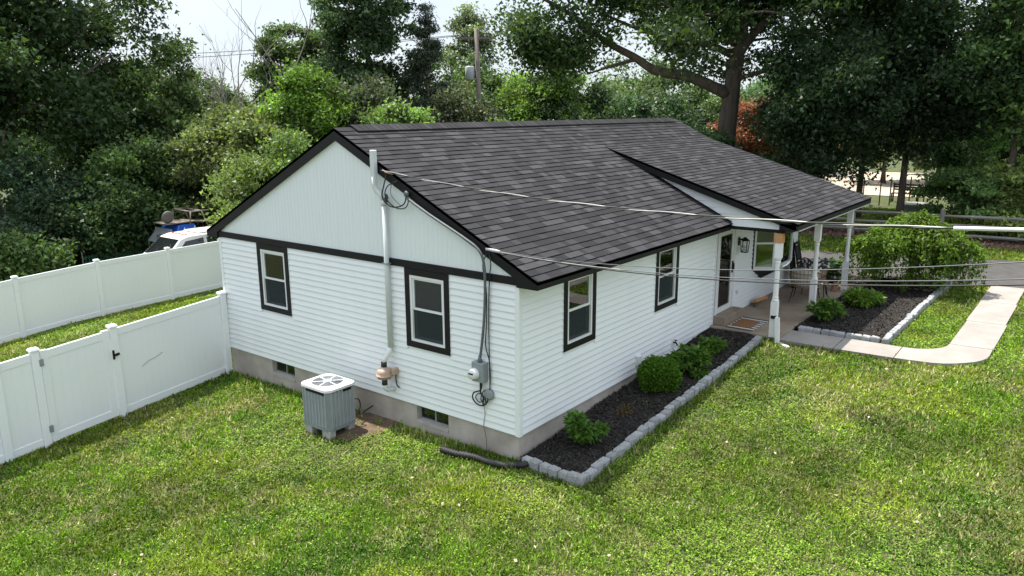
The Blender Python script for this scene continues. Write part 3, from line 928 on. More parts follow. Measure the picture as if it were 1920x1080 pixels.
t = thing('cable_loop', 'loop of black spare cable hanging under the rake beside the vent pipe', 'cable', (-0.1, 2.4, 3.36))
MB().tube(bez([(-0.08, 2.58, 3.86), (-0.12, 2.62, 3.66), (-0.12, 2.67, 3.50), (-0.12, 2.58, 3.38), (-0.12, 2.40, 3.33), (-0.12, 2.20, 3.38), (-0.12, 2.13, 3.48), (-0.10, 2.16, 3.56)], 6), 0.011, 7).build('cable_strand', CABLE, t, True)
MB().tube(bez([(-0.10, 2.35, 3.74), (-0.13, 2.52, 3.66), (-0.13, 2.59, 3.52), (-0.13, 2.50, 3.40), (-0.13, 2.32, 3.32), (-0.13, 2.14, 3.34), (-0.12, 2.08, 3.44), (-0.10, 2.14, 3.55)], 6), 0.009, 7).build('cable_strand', CABLE, t, True)
MB().tube(bez([(-0.1, 2.46, 3.70), (-0.12, 2.47, 3.55), (-0.12, 2.38, 3.45), (-0.12, 2.24, 3.36)], 5), 0.006, 6).build('cable_strand', CABLEG, t, True)
MB().tube([(-0.125, 2.60, 3.47), (-0.125, 2.56, 3.40)], 0.02, 7).tube([(-0.13, 2.56, 3.53), (-0.13, 2.53, 3.46)], 0.018, 7).build('splice', RUBBER, t)
MB().lathe((-0.11, 2.12, 3.55), [(0.03, -0.03), (0.045, 0.0), (0.03, 0.05)], 10, (0, 0.6, 0.8)).build('weather_head', CABLEG, t, True)

# overhead service wires, running to a pole out in the street beyond the right edge
def sag(a, b, s, n=26):
    a, b = Vector(a), Vector(b)
    return [a.lerp(b, i/n)-Vector((0, 0, s*4*(i/n)*(1-i/n))) for i in range(n+1)]
def twisted(path, r, tw, nst):
    out = []
    for s in range(nst):
        pts = []
        acc = 0
        for i, q in enumerate(path):
            d = (path[min(i+1, len(path)-1)]-path[max(i-1, 0)]).normalized()
            u = d.cross(Vector((0, 0, 1))).normalized(); v = u.cross(d)
            if i: acc += (q-path[i-1]).length
            a = acc*tw+2*math.pi*s/nst
            pts.append(q+(u*math.cos(a)+v*math.sin(a))*r)
        out.append(pts)
    return out
A1 = Vector((-0.09, 2.70, 3.90)); B1 = Vector((-0.82, -6.03, 3.80)); E1 = A1+(B1-A1)*3.0+Vector((0, 0, 4.6))
A2 = Vector((-0.09, 0.53, 2.84))
t = thing('service_wire', 'twisted pale overhead wire crossing from the gable rake over the roof', 'wire', A1)
def para(a, b, e, n=90):
    # parabola through a, b (at t=1/3) and e
    a, b, e = Vector(a), Vector(b), Vector(e)
    out = []
    for i in range(n+1):
        u = (i/n)**1.25*1.0
        t0, t1, t2 = 0, 1/3, 1
        l0 = (u-t1)*(u-t2)/((t0-t1)*(t0-t2)); l1 = (u-t0)*(u-t2)/((t1-t0)*(t1-t2)); l2 = (u-t0)*(u-t1)/((t2-t0)*(t2-t1))
        out.append(a*l0+b*l1+e*l2)
    return out
pth = para(A1, B1, E1, 200)
for k, s in enumerate(twisted(pth, 0.008, 5.0, 2)):
    MB().tube(s, 0.0085, 6).build('strand', WIREA if k == 0 else CABLE, t, True)
sl0 = [q for q in pth if -5.42 > q.y > -7.6]
MB().tube(sl0, 0.019, 10).build('sleeve', PLASTW, t, True)
MB().tube([A1+Vector((0.06, 0.06, 0.03)), A1+Vector((-0.02, -0.12, -0.02)), A1+Vector((-0.03, -0.3, -0.05))], [0.008, 0.014, 0.006], 7).build('wedge_clamp', mat('copper_clamp', (0.30, 0.17, 0.13), 0.5), t, True)
lab = ['top thin grey wire of the three from the lower roof corner', 'middle thin grey wire of the three from the lower roof corner', 'lowest dark wire of the three from the lower roof corner']
for k, (B, m, r) in enumerate((((-1.46, -6.10, 3.63), CABLEG, 0.005), ((-1.49, -6.12, 3.50), CABLEG, 0.005), ((-1.5, -6.12, 3.455), CABLE, 0.007))):
    E2 = A2+(Vector(B)-A2)*3.0+Vector((0, 0, 4.0+0.05*k))
    t = thing('service_wire', lab[k], 'wire', A2)
    MB().tube(para(A2, B, E2, 60), r, 6).build('strand', m, t, True)
    if k == 0:
        MB().bar(A2+Vector((0.04, 0.03, 0)), A2+Vector((-0.04, -0.28, 0.0)), 0.03, 0.035).build('wedge_clamp', PLASTW, t)
    if k == 1:
        pp = [q for q in para(A2, B, E2, 60) if q.y > -2.2]
        MB().tube(pp, 0.0075, 6).build('wrap', WIREA, t, True)

t = thing('wall_lantern', 'black lantern with clear panes on the wall beside the door', 'lantern', (8.5, 0, 1.65))
MB().box((8.37, -0.04, 1.76), (8.45, -0.017, 1.95)).build('back_plate', BLACK, t, bevel=0.004)
MB().bar((8.41, -0.03, 1.90), (8.41, -0.14, 1.92), 0.025, 0.025).build('arm', BLACK, t)
lx, ly = 8.41, -0.17
MB().lathe((lx, ly, 0), [(0.115, 1.885), (0.10, 1.905), (0.045, 1.945), (0.02, 1.965)], 4).build('roof_cap', BLACK, t)
mb = MB()
for sx in (-1, 1):
    for sy in (-1, 1):
        mb.bar((lx+sx*0.075, ly+sy*0.075, 1.885), (lx+sx*0.06, ly+sy*0.06, 1.63), 0.014, 0.014)
mb.box((lx-0.068, ly-0.068, 1.61), (lx+0.068, ly+0.068, 1.63))
mb.build('cage', BLACK, t)
MB().prism([(lx-0.055, ly-0.055, 1.631), (lx+0.055, ly-0.055, 1.631), (lx+0.055, ly+0.055, 1.631), (lx-0.055, ly+0.055, 1.631)], (0, 0, 0.25)).build('pane', glass_mat('lantern_glass', (0.9, 0.9, 0.88), 0.05), t)
MB().lathe((lx, ly, 1.64), [(0.015, 0), (0.022, 0.05), (0.03, 0.09), (0.01, 0.125)], 10).build('bulb', PLASTW, t, True)

t = thing('wall_outlet', 'small white outlet cover low on the wall beside the door', 'outlet', (8.46, -0.02, 0.6))
MB().box((8.42, -0.03, 0.575), (8.52, -0.012, 0.69)).build('cover', PLASTW, t, bevel=0.004)
for zz in (0.605, 0.645): MB().box((8.455, -0.033, zz), (8.485, -0.03, zz+0.025)).build('socket', BLACK, t)
t = thing('weatherproof_box', 'white weatherproof outlet box low on the front siding', 'outlet', (3.68, -0.02, 0.15))
MB().box((3.61, -0.075, 0.14), (3.75, -0.012, 0.33)).build('cover', PLASTW, t, bevel=0.008)
MB().box((3.60, -0.03, 0.12), (3.76, -0.0125, 0.35)).build('flange', WHITE, t)
t = thing('hose_bib', 'black outdoor faucet on a white plate on the front siding', 'faucet', (5.16, -0.02, 0.2))
MB().box((5.08, -0.03, 0.13), (5.24, -0.012, 0.30)).build('plate', WHITE, t)
MB().tube([(5.16, -0.02, 0.22), (5.16, -0.09, 0.22), (5.16, -0.12, 0.17)], 0.018, 8).build('spout', BLACK, t)
MB().lathe((5.16, -0.08, 0.235), [(0.008, 0), (0.008, 0.03), (0.03, 0.032), (0.03, 0.042)], 8).build('handle', BLACK, t)

t = thing('downspout', 'white downspout beside the first porch post', 'downspout', (6.86, -1.50, 0.05))
MB().bar((6.895, -1.52, 0.60), (6.86, -1.57, 0.06), 0.085, 0.065, (1, 0, 0)).build('spout_pipe', POSTW, t)
MB().bar((6.84, -1.60, 0.075), (6.66, -1.86, 0.07), 0.08, 0.045).build('extension', POSTW, t)
t = thing('post_hook', 'small white hook fixed to the first porch post', 'hook', (7.0, -1.5, 1.7))
MB().box((6.97, -1.515, 1.62), (7.02, -1.487, 1.70)).build('plate', METER, t)
MB().tube([(7.0, -1.50, 1.66), (7.05, -1.58, 1.70), (7.10, -1.62, 1.76)], 0.015, 7).build('peg', PLASTW, t)
t = thing('post_latch', 'small black clip low on the first porch post', 'clip', (6.92, -1.42, 0.6))
MB().box((6.895, -1.46, 0.56), (6.922, -1.38, 0.62)).build('clip_body', BLACK, t)
MB().bar((6.91, -1.45, 0.60), (6.87, -1.50, 0.64), 0.02, 0.02).build('clip_arm', BLACK, t)

# ------------------------------------------------------------------ air conditioner
def aircon():
    x0, x1, y0, y1 = -1.08, -0.46, 3.15, 3.88
    zb, zt = -0.40, 0.29
    t = thing('air_conditioner', 'grey louvered air conditioner with white top beside the gable wall', 'air conditioner', ((x0+x1)/2, (y0+y1)/2, zb))
    c = 0.075
    def oct(e, z): return [(x0+c-e, y0-e, z), (x1-c+e, y0-e, z), (x1+e, y0+c-e, z), (x1+e, y1-c+e, z), (x1-c+e, y1+e, z), (x0+c-e, y1+e, z), (x0-e, y1-c+e, z), (x0-e, y0+c-e, z)]
    MB().prism(oct(-0.03, zb+0.03), (0, 0, zt-zb-0.05)).build('core', DARK, t)
    MB().prism(oct(0.006, zb), (0, 0, 0.045)).build('base_pan', GREYP, t)
    for (ax, ay), (bx, by) in (((x0+c, y0), (x0, y0+c)), ((x1-c, y0), (x1, y0+c)), ((x1, y1-c), (x1-c, y1)), ((x0, y1-c), (x0+c, y1))):
        mx, my = ((x0+x1)/2-(ax+bx)/2)*0.06, ((y0+y1)/2-(ay+by)/2)*0.06
        MB().hexa([(ax, ay, zb+0.045), (bx, by, zb+0.045), (bx+mx, by+my, zb+0.045), (ax+mx, ay+my, zb+0.045), (ax, ay, zt), (bx, by, zt), (bx+mx, by+my, zt), (ax+mx, ay+my, zt)]).build('corner_post', GREYP, t)
    # vertical ribbed guards with fine louvers
    for face in ('x-', 'y-', 'y+', 'x+'):
        mb = MB(); rb = MB()
        if face[0] == 'x': a, b = y0+c, y1-c
        else: a, b = x0+c, x1-c
        n = 26
        for k in range(n):
            z = zb+0.06+(zt-zb-0.10)*k/(n-1)
            if face == 'x-': mb.hexa([(x0+0.004, a, z-0.009), (x0+0.016, a, z+0.002), (x0+0.016, b, z+0.002), (x0+0.004, b, z-0.009), (x0+0.003, a, z+0.005), (x0+0.018, a, z+0.012), (x0+0.018, b, z+0.012), (x0+0.003, b, z+0.005)])
            elif face == 'y-': mb.hexa([(a, y0+0.004, z-0.009), (b, y0+0.004, z-0.009), (b, y0+0.016, z+0.002), (a, y0+0.016, z+0.002), (a, y0+0.003, z+0.005), (b, y0+0.003, z+0.005), (b, y0+0.018, z+0.012), (a, y0+0.018, z+0.012)])
            elif face == 'x+': mb.box((x1-0.016, a, z-0.008), (x1-0.004, b, z+0.006))
            else: mb.box((a, y1-0.016, z-0.008), (b, y1-0.004, z+0.006))
        m = 7 if face[0] == 'x' else 6
        for k in range(m+1):
            u = a+(b-a)*k/m
            if face == 'x-': rb.box((x0-0.004, u-0.011, zb+0.045), (x0+0.004, u+0.011, zt))
            elif face == 'y-': rb.box((u-0.011, y0-0.004, zb+0.045), (u+0.011, y0+0.004, zt))
            elif face == 'x+': rb.box((x1-0.004, u-0.011, zb+0.045), (x1+0.004, u+0.011, zt))
            else: rb.box((u-0.011, y1-0.004, zb+0.045), (u+0.011, y1+0.004, zt))
        p = mb.build('louver_panel', GREYL, t)
        rb.build('rib', GREYL, p)
    MB().box((x0-0.012, y0+c+0.05, zt-0.055), (x0-0.005, y1-c-0.10, zt-0.015)).build('name_plate', BLACK, t)
    MB().box((x0-0.014, y0+c+0.012, zt-0.055), (x0-0.005, y0+c+0.04, zt-0.015)).build('badge', BLACK, t)
    MB().box((x1-c-0.22, y0-0.012, zt-0.055), (x1-c-0.05, y0-0.005, zt-0.015)).build('rating_label', BLACK, t)
    # top cover with fan opening
    cx, cy = (x0+x1)/2, (y0+y1)/2; R = 0.265
    top = oct(0.014, zt+0.04); low = oct(0.02, zt)
    mb = MB(); n = 48
    base = len(mb.v)
    ang = [2*math.pi*k/n for k in range(n)]
    def outer(a, poly):
        # ray from centre to octagon
        dx, dy = math.cos(a), math.sin(a); best = 9
        for i in range(8):
            p, q = poly[i], poly[(i+1) % 8]
            ex, ey = q[0]-p[0], q[1]-p[1]
            den = dx*ey-dy*ex
            if abs(den) < 1e-9: continue
            tt = ((p[0]-cx)*ey-(p[1]-cy)*ex)/den; s = ((p[0]-cx)*dy-(p[1]-cy)*dx)/den
            if tt > 0 and -1e-6 <= s <= 1+1e-6: best = min(best, tt)
        return cx+dx*best, cy+dy*best
    for a in ang:
        ox, oy = outer(a, top); lx_, ly_ = outer(a, low)
        mb.v += [(lx_, ly_, zt), (ox, oy, zt+0.04), (cx+R*1.12*math.cos(a), cy+R*1.12*math.sin(a), zt+0.055), (cx+R*math.cos(a), cy+R*math.sin(a), zt+0.06), (cx+R*math.cos(a), cy+R*math.sin(a), zt-0.02)]
    for k in range(n):
        for j in range(4):
            a = base+k*5+j; b = base+((k+1) % n)*5+j
            mb.f.append((a, b, b+1, a+1))
    cover = mb.build('top_cover', COVERW, t)
    MB().lathe((cx, cy, zt), [(0.09, 0.03), (0.09, 0.065), (0.075, 0.075), (0.0, 0.077)], 24).build('motor_cap', GREYL, cover, True)
    mb = MB()
    for k in range(6):
        a = math.radians(20+60*k)
        mb.bar((cx+0.085*math.cos(a), cy+0.085*math.sin(a), zt+0.06), (cx+(R+0.01)*math.cos(a), cy+(R+0.01)*math.sin(a), zt+0.06), 0.022, 0.012)
    mb.build('grille_spoke', COVERW, cover)
    mb = MB()
    for k in range(1, 9):
        r = 0.09+k*0.0195
        mb.tube([(cx+r*math.cos(q), cy+r*math.sin(q), zt+0.056) for q in np.linspace(0, 2*math.pi, 33)], 0.0028, 4, False)
    mb.build('grille_ring', GREYL, cover)
    for k in range(4):
        a = math.radians(30+90*k)
        p = [(cx+r*math.cos(a+s), cy+r*math.sin(a+s), zt-0.03+h) for r, s, h in ((0.06, -0.3, 0), (0.25, -0.35, 0), (0.25, 0.35, 0.04), (0.06, 0.3, 0.04))]
        MB().prism(p, (0, 0, 0.004)).build('fan_blade', GREYP, t)
    MB().tube(bez([(x1, y0+0.10, -0.02), (x1+0.09, y0+0.08, -0.03), (x1+0.11, y0+0.05, -0.15), (x1+0.07, y0+0.06, -0.28), (x1+0.2, y0+0.10, -0.32), (0.02, y0+0.15, -0.30)], 5), 0.013, 7).build('power_whip', RUBBER, t, True)
    for k, (bx, by, lb) in enumerate(((x0+0.08, y0+0.12, 'concrete block under the near corner of the air conditioner'), (x0+0.08, y1-0.14, 'concrete block under the lawn side rear corner of the air conditioner'), (x1-0.12, y0+0.12, 'concrete block under the house side front corner of the air conditioner'), (x1-0.12, y1-0.14, 'concrete block under the house side rear corner of the air conditioner'))):
        zg = g1(bx, by)
        o = MB().box((bx-0.07, by-0.1, zg-0.02), (bx+0.07, by+0.1, zb-0.001)).build('concrete_block', CONCL, bevel=0.01)
        tag(o, lb, 'block')
aircon()

# black corrugated drain pipe lying by the corner
t = thing('drain_pipe', 'black corrugated drain pipe lying on the grass at the house corner', 'pipe', (-0.35, 0.5, -0.46))
pp = bez([(-0.42, 1.22, -0.40), (-0.40, 0.95, -0.40), (-0.33, 0.60, -0.39), (-0.34, 0.30, -0.385), (-0.30, 0.05, -0.375), (-0.16, -0.16, -0.36), (0.0, -0.26, -0.34)], 26)
MB().tube(pp, [0.048+0.007*(1 if k % 4 < 2 else -1) for k in range(len(pp))], 12).build('corrugated_hose', RUBBER, t, True)

# ------------------------------------------------------------------ white vinyl fences
def vpost(x, y, zg, top, parent):
    s = 0.062
    p = MB().box((x-s, y-s, zg-0.15), (x+s, y+s, top-0.07)).build('post', FENCEW, parent, bevel=0.004)
    MB().box((x-s-0.016, y-s-0.016, top-0.07), (x+s+0.016, y+s+0.016, top-0.035)).prism([(x-s-0.006, y-s-0.006, top-0.035), (x+s+0.006, y-s-0.006, top-0.035), (x+s+0.006, y+s+0.006, top-0.035), (x-s-0.006, y+s+0.006, top-0.035)], (0, 0, 0.018)).build('post_cap', FENCEW, p, bevel=0.006)
    return p
def vpanel(a, b, parent, h=1.70, gap=0.03, stile=False, pk=0.0):
    a, b = Vector(a), Vector(b)            # ground points at each end
    d = b-a; dh = Vector((d.x, d.y, 0)).normalized(); n = Vector((dh.y, -dh.x, 0))
    up = Vector((0, 0, 1))
    def rail(z0, z1, w, name, par, p=a, q=b):
        o = n*(w/2)
        return MB().hexa([p-o+up*z0, q-o+up*z0, q+o+up*z0, p+o+up*z0, p-o+up*z1, q-o+up*z1, q+o+up*z1, p+o+up*z1]).build(name, FENCEW, par, bevel=0.003)
    L = d.length; k = max(3, round(L/0.152))
    mb = MB(); o = n*0.011
    for i in range(k):
        p = a.lerp(b, i/k)+dh*0.0003; q = a.lerp(b, (i+1)/k)-dh*0.0003
        mb.hexa([p-o+up*(gap+0.12), q-o+up*(gap+0.12), q+o+up*(gap+0.12), p+o+up*(gap+0.12), p-o+up*(h-0.10), q-o+up*(h-0.10), q+o+up*(h-0.10), p+o+up*(h-0.10)])
    q = a.lerp(b, 0.5)
    pan = mb.build('panel', FENCEW, parent)
    rail(gap, gap+0.14, 0.045, 'bottom_rail', pan)
    rail(h-0.14, h, 0.045, 'top_rail', pan)
    if stile:
        for p0, p1 in ((a, a+dh*0.12), (b-dh*0.12, b)):
            o = n*0.03
            z0, z1 = p0.z-a.z, p1.z-a.z
            MB().hexa([p0-o+up*gap, p1-o+up*gap, p1+o+up*gap, p0+o+up*gap, p0-o+up*(h+0.02), p1-o+up*(h+0.02), p1+o+up*(h+0.02), p0+o+up*(h+0.02)]).build('stile', FENCEW, pan, bevel=0.003)
    return pan
def FP(x):      # front fence line
    return Vector((x, 7.67+0.073*x, g1(x, 7.67+0.073*x)))
ff = thing('vinyl_fence', 'white vinyl privacy fence with a gate joined to the gable corner', 'fence', FP(-2.4))
for x in (-0.10, -2.44, -3.80, -4.42, -6.8):
    p = FP(x); vpost(p.x, p.y, p.z, p.z+1.80, ff)
def off(x, e): return FP(x+e)
vpanel(FP(-2.375), FP(-0.165), ff)
vpanel(FP(-4.355), FP(-3.865), ff)
vpanel(FP(-6.735), FP(-4.485), ff)
# scuff mark on the panel beside the gate
p = FP(-1.75)
MB().tube([p+Vector((-0.22, -0.030, 0.80)), p+Vector((-0.08, -0.022, 0.88)), p+Vector((0.10, -0.009, 0.92)), p+Vector((0.22, 0.0, 0.97))], 0.005, 5).build('scuff_mark', METER, ff)
gt = thing('vinyl_gate', 'white vinyl gate with a black latch in the fence by the house', 'gate', FP(-3.1))
vpanel(FP(-3.72), FP(-2.53), gt, 1.69, 0.05, True)
p = FP(-2.5)
MB().bar(p+Vector((0.0, -0.075, 1.22)), p+Vector((0.10, -0.085, 1.24)), 0.025, 0.04).bar(p+Vector((0.0, -0.07, 1.15)), p+Vector((0.0, -0.07, 1.32)), 0.03, 0.03).build('latch', BLACK, gt)
for zz in (0.25, 1.45):
    p = FP(-3.74)
    MB().box(p+Vector((-0.02, -0.07, zz)), p+Vector((0.05, -0.045, zz+0.12))).build('hinge', METER, gt)
def RP(x):
    y = 17.6+0.13*x
    return Vector((x, y, g1(x, y)))
rf = thing('vinyl_fence', 'white vinyl privacy fence along the rear alley behind the gate', 'fence', RP(2))
rx = [-5.2, -2.85, -0.5, 1.9, 4.36, 6.75, 9.1]
for x in rx:
    p = RP(x); vpost(p.x, p.y, p.z, p.z+1.82, rf)
for i in range(len(rx)-1):
    vpanel(RP(rx[i]+0.065), RP(rx[i+1]-0.065), rf, 1.72)

# ------------------------------------------------------------------ planting beds
BED1 = [(0.0, -0.02), (0.0, -1.08), (0.1, -1.10), (6.75, -1.14), (6.97, -1.0), (6.97, -0.0)]
BED2 = [(7.95, -1.57), (12.9, -1.57), (13.2, 0.3), (14.15, 0.3), (14.5, -1.6), (14.62, -3.45), (8.0, -3.34), (7.92, -3.2)]
def mulch(pts, label, dz=0.06):
    P = np.array(pts); bm = bmesh.new()
    f = bm.faces.new([bm.verts.new((x, y, 0)) for x, y in pts])
    r = 0.12
    for ax in (0, 1):
        for k in np.arange(P[:, ax].min()+r*0.53, P[:, ax].max(), r):
            co = (k, 0, 0) if ax == 0 else (0, k, 0); no = (1, 0, 0) if ax == 0 else (0, 1, 0)
            bmesh.ops.bisect_plane(bm, geom=bm.verts[:]+bm.edges[:]+bm.faces[:], plane_co=co, plane_no=no)
    for v in bm.verts:
        v.co.z = g1(v.co.x, v.co.y)+dz+0.05*(float(fbm(v.co.x, v.co.y, 1.6, 5))-0.5)+0.025*(float(vnoise(v.co.x, v.co.y, 9, 8))-0.5)
    for f in bm.faces:
        f.normal_update()
        if f.normal.z < 0: f.normal_flip()
        f.smooth = True
    me = bpy.data.meshes.new('mulch_bed'); bm.to_mesh(me); bm.free(); me.materials.append(MULCH)
    tag(link('mulch_bed', me), label, 'mulch', kind='structure')
mulch(BED1, 'dark mulch bed along the front wall of the house')
mulch(BED2, 'dark mulch bed between the porch and the curved walkway')

def inpoly(x, y, poly):
    c = np.zeros(np.shape(x), dtype=bool); n = len(poly)
    for i in range(n):
        x0, y0 = poly[i]; x1, y1 = poly[(i+1) % n]
        if y0 == y1: continue
        k = ((y0 > y) != (y1 > y)) & (x < (x1-x0)*(y-y0)/(y1-y0)+x0)
        c ^= k
    return c

def chips(poly, n, seed):
    r = np.random.default_rng(seed); P = np.array(poly)
    x = r.uniform(P[:, 0].min(), P[:, 0].max(), n*2); y = r.uniform(P[:, 1].min(), P[:, 1].max(), n*2)
    k = inpoly(x, y, poly); x, y = x[k][:n], y[k][:n]; n = len(x)
    z = G(x, y)+0.06+0.05*(fbm(x, y, 1.6, 5)-0.5)+0.012
    a = r.uniform(0, 6.28, n); l = r.uniform(0.012, 0.04, n); w = r.uniform(0.005, 0.012, n); ti = r.normal(0, 0.35, n)
    d = np.stack([np.cos(a)*np.cos(ti), np.sin(a)*np.cos(ti), np.sin(ti)], -1); s = np.stack([-np.sin(a), np.cos(a), r.normal(0, 0.3, n)], -1)
    c = np.stack([x, y, z], -1)
    V = np.stack([c-d*l[:, None]-s*w[:, None], c+d*l[:, None]-s*w[:, None], c+d*l[:, None]+s*w[:, None], c-d*l[:, None]+s*w[:, None]], 1).reshape(-1, 3)
    v = r.choice([0.012, 0.02, 0.03, 0.05, 0.085], n, p=[0.3, 0.3, 0.22, 0.13, 0.05])
    return V, np.stack([v, v*0.84, v*0.72], -1)
V1, c1_ = chips(BED1, 14000, 1); V2, c2_ = chips(BED2, 17000, 2)
CHIP = mat('mulch_chip', (1, 1, 1), 0.95, attr=True)
tag(link('mulch_chips', poly_mesh('mulch_chips', np.concatenate([V1, V2]), 4, CHIP, np.concatenate([c1_, c2_]))), 'shredded dark bark chips strewn over the planting beds', 'mulch', kind='stuff')

# granite edging stones
def stone_mesh(seed):
    r = random.Random(seed)
    bm = bmesh.new(); bmesh.ops.create_cube(bm, size=1)
    bmesh.ops.bevel(bm, geom=bm.edges[:], offset=0.11, segments=1, affect='EDGES')
    for v in bm.verts:
        v.co += Vector((r.uniform(-1, 1), r.uniform(-1, 1), r.uniform(-1, 1)))*0.045
    me = bpy.data.meshes.new('edging_stone'); bm.to_mesh(me); bm.free(); me.materials.append(STONE)
    return me
SMESH = [stone_mesh(s) for s in range(7)]
def edging(path, label, step=0.19):
    t = thing('stone_edging', label, 'edging', (path[0][0], path[0][1], g1(*path[0])))
    for i in range(len(path)-1):
        a, b = Vector((*path[i], 0)), Vector((*path[i+1], 0)); L = (b-a).length; n = max(1, round(L/step)); d = (b-a)/n
        for k in range(n):
            c = a+d*(k+0.5); ln = d.length
            x, y = c.x+random.uniform(-0.012, 0.012), c.y+random.uniform(-0.015, 0.015)
            o = link('edging_stone', random.choice(SMESH), t, (x, y, g1(x, y)+0.055+random.uniform(-0.01, 0.012)))
            o.scale = (ln*random.uniform(0.93, 0.99), random.uniform(0.115, 0.135), 0.17)
            o.rotation_euler = (random.uniform(-0.05, 0.05)+random.choice((0, math.pi)), random.uniform(-0.05, 0.05), math.atan2(d.y, d.x)+random.uniform(-0.06, 0.06))
edging([(-0.03, -0.10), (-0.10, -1.15)], 'short row of grey granite edging stones at the house corner')
edging([(-0.16, -1.19), (2.2, -1.19), (4.6, -1.23), (6.80, -1.22)], 'long row of grey granite edging stones along the front bed')
edging([(7.86, -1.68), (7.84, -3.30)], 'short row of granite edging stones beside the path slabs', 0.17)
edging([(7.80, -3.42), (10.5, -3.46), (12.6, -3.51), (14.6, -3.58)], 'long row of pale granite edging stones beside the walkway lawn')

# ------------------------------------------------------------------ walkway slabs
wk = thing('walkway', 'pale concrete slab walkway curving from the porch to the driveway', 'walkway', (7.3, -3, 0.1))
wk['kind'] = 'structure'
def pslab(poly):
    bm = bmesh.new()
    vs = [bm.verts.new((x, y, g1(min(x, 7.4), y)+0.062)) for x, y in poly]
    f = bm.faces.new(vs); f.normal_update()
    if f.normal.z < 0: f.normal_flip()
    r = bmesh.ops.extrude_face_region(bm, geom=[f])
    for v in [e for e in r['geom'] if isinstance(e, bmesh.types.BMVert)]: v.co.z -= 0.16
    bmesh.ops.recalc_face_normals(bm, faces=bm.faces)
    me = bpy.data.meshes.new('path_slab'); bm.to_mesh(me); bm.free(); me.materials.append(PATHC)
    return link('path_slab', me, wk)
J = 0.008
PATHS = []
def addslab(poly):
    PATHS.append(poly); pslab(poly)
addslab([(6.93, -1.575), (7.72, -1.575), (7.72, -2.67+J), (6.90, -2.67+J)])
addslab([(6.90, -2.67-J), (7.72, -2.67-J), (7.68, -3.78+J), (6.90, -3.78+J)])
cpoly = [(6.90, -3.78-J), (7.68, -3.78-J)]
for k in range(0, 7):
    a = math.radians(180+90*k/6); cpoly.append((8.38+0.70*math.cos(a), -3.84+0.66*math.sin(a)))
cpoly += [(8.42-J, -4.5), (8.42-J, -5.24)]
for k in range(0, 9):
    a = math.radians(270-90*k/8); cpoly.append((7.95+1.02*math.cos(a), -4.22+1.02*math.sin(a)))
addslab(cpoly)
for x0, x1 in ((8.42, 10.62), (10.62, 12.87), (12.87, 15.0)):
    addslab([(x0+J, -4.50), (x1-J, -4.52), (x1-J, -5.28), (x0+J, -5.25)])

# ------------------------------------------------------------------ leaves and plants
LEAF = leaf_mat('leaf', 0.38, rough=0.48, spec=0.3); LEAFB = leaf_mat('leaf_bright', 0.42, spec=0.22); NEEDLE = leaf_mat('needle', 0.15)
def nrm(v):
    return v/np.maximum(np.linalg.norm(v, axis=-1, keepdims=True), 1e-9)
def leaves(c, size, r, upb=0.5, w=0.5, droop=0.0, dirs=None, fold=True):
    """folded rhombus leaves as 2 quads? -> one kite quad each; c: (n,3), size: (n,)"""
    n = len(c)
    nn = r.normal(0, 1, (n, 3)); nn[:, 2] = np.abs(nn[:, 2])*0.6+upb; nn = nrm(nn)
    d = r.normal(0, 1, (n, 3)) if dirs is None else dirs+r.normal(0, 0.45, (n, 3))
    d[:, 2] -= droop
    d = nrm(d-nn*np.sum(d*nn, -1, keepdims=True)); s = np.cross(nn, d)
    L = size[:, None]; Wd = L*w*0.5
    mid = c+d*L*0.45
    return np.stack([c, mid+s*Wd+nn*Wd*0.3, c+d*L, mid-s*Wd+nn*Wd*0.3], 1).reshape(-1, 3)

def leaves3(c, size, r, upb=0.5, w=0.5, droop=0.0):
    """one pointed triangle per leaf, for crowns seen from afar"""
    n = len(c)
    nn = r.normal(0, 1, (n, 3)); nn[:, 2] = np.abs(nn[:, 2])*0.6+upb; nn = nrm(nn)
    d = r.normal(0, 1, (n, 3)); d[:, 2] -= droop
    d = nrm(d-nn*np.sum(d*nn, -1, keepdims=True)); s = np.cross(nn, d)
    L = size[:, None]; Wd = L*w*0.55
    return np.stack([c+s*Wd, c+d*L*0.95, c-s*Wd], 1).reshape(-1, 3)

def tint(base, n, r, var=0.25, cl=None):
    b = np.array(base, dtype=float)[None]*np.ones((n, 1))
    v = 1+r.normal(0, var, (n, 1)).clip(-0.6, 0.9)
    if cl is not None: v = v*cl[:, None]
    c = b*v
    # some leaves yellower
    yl = (r.random((n, 1)) < 0.18)*r.random((n, 1))*0.5
    c[:, 0:1] *= 1+yl*0.8; c[:, 1:2] *= 1+yl*0.4
    return c.clip(0.003, 0.6)

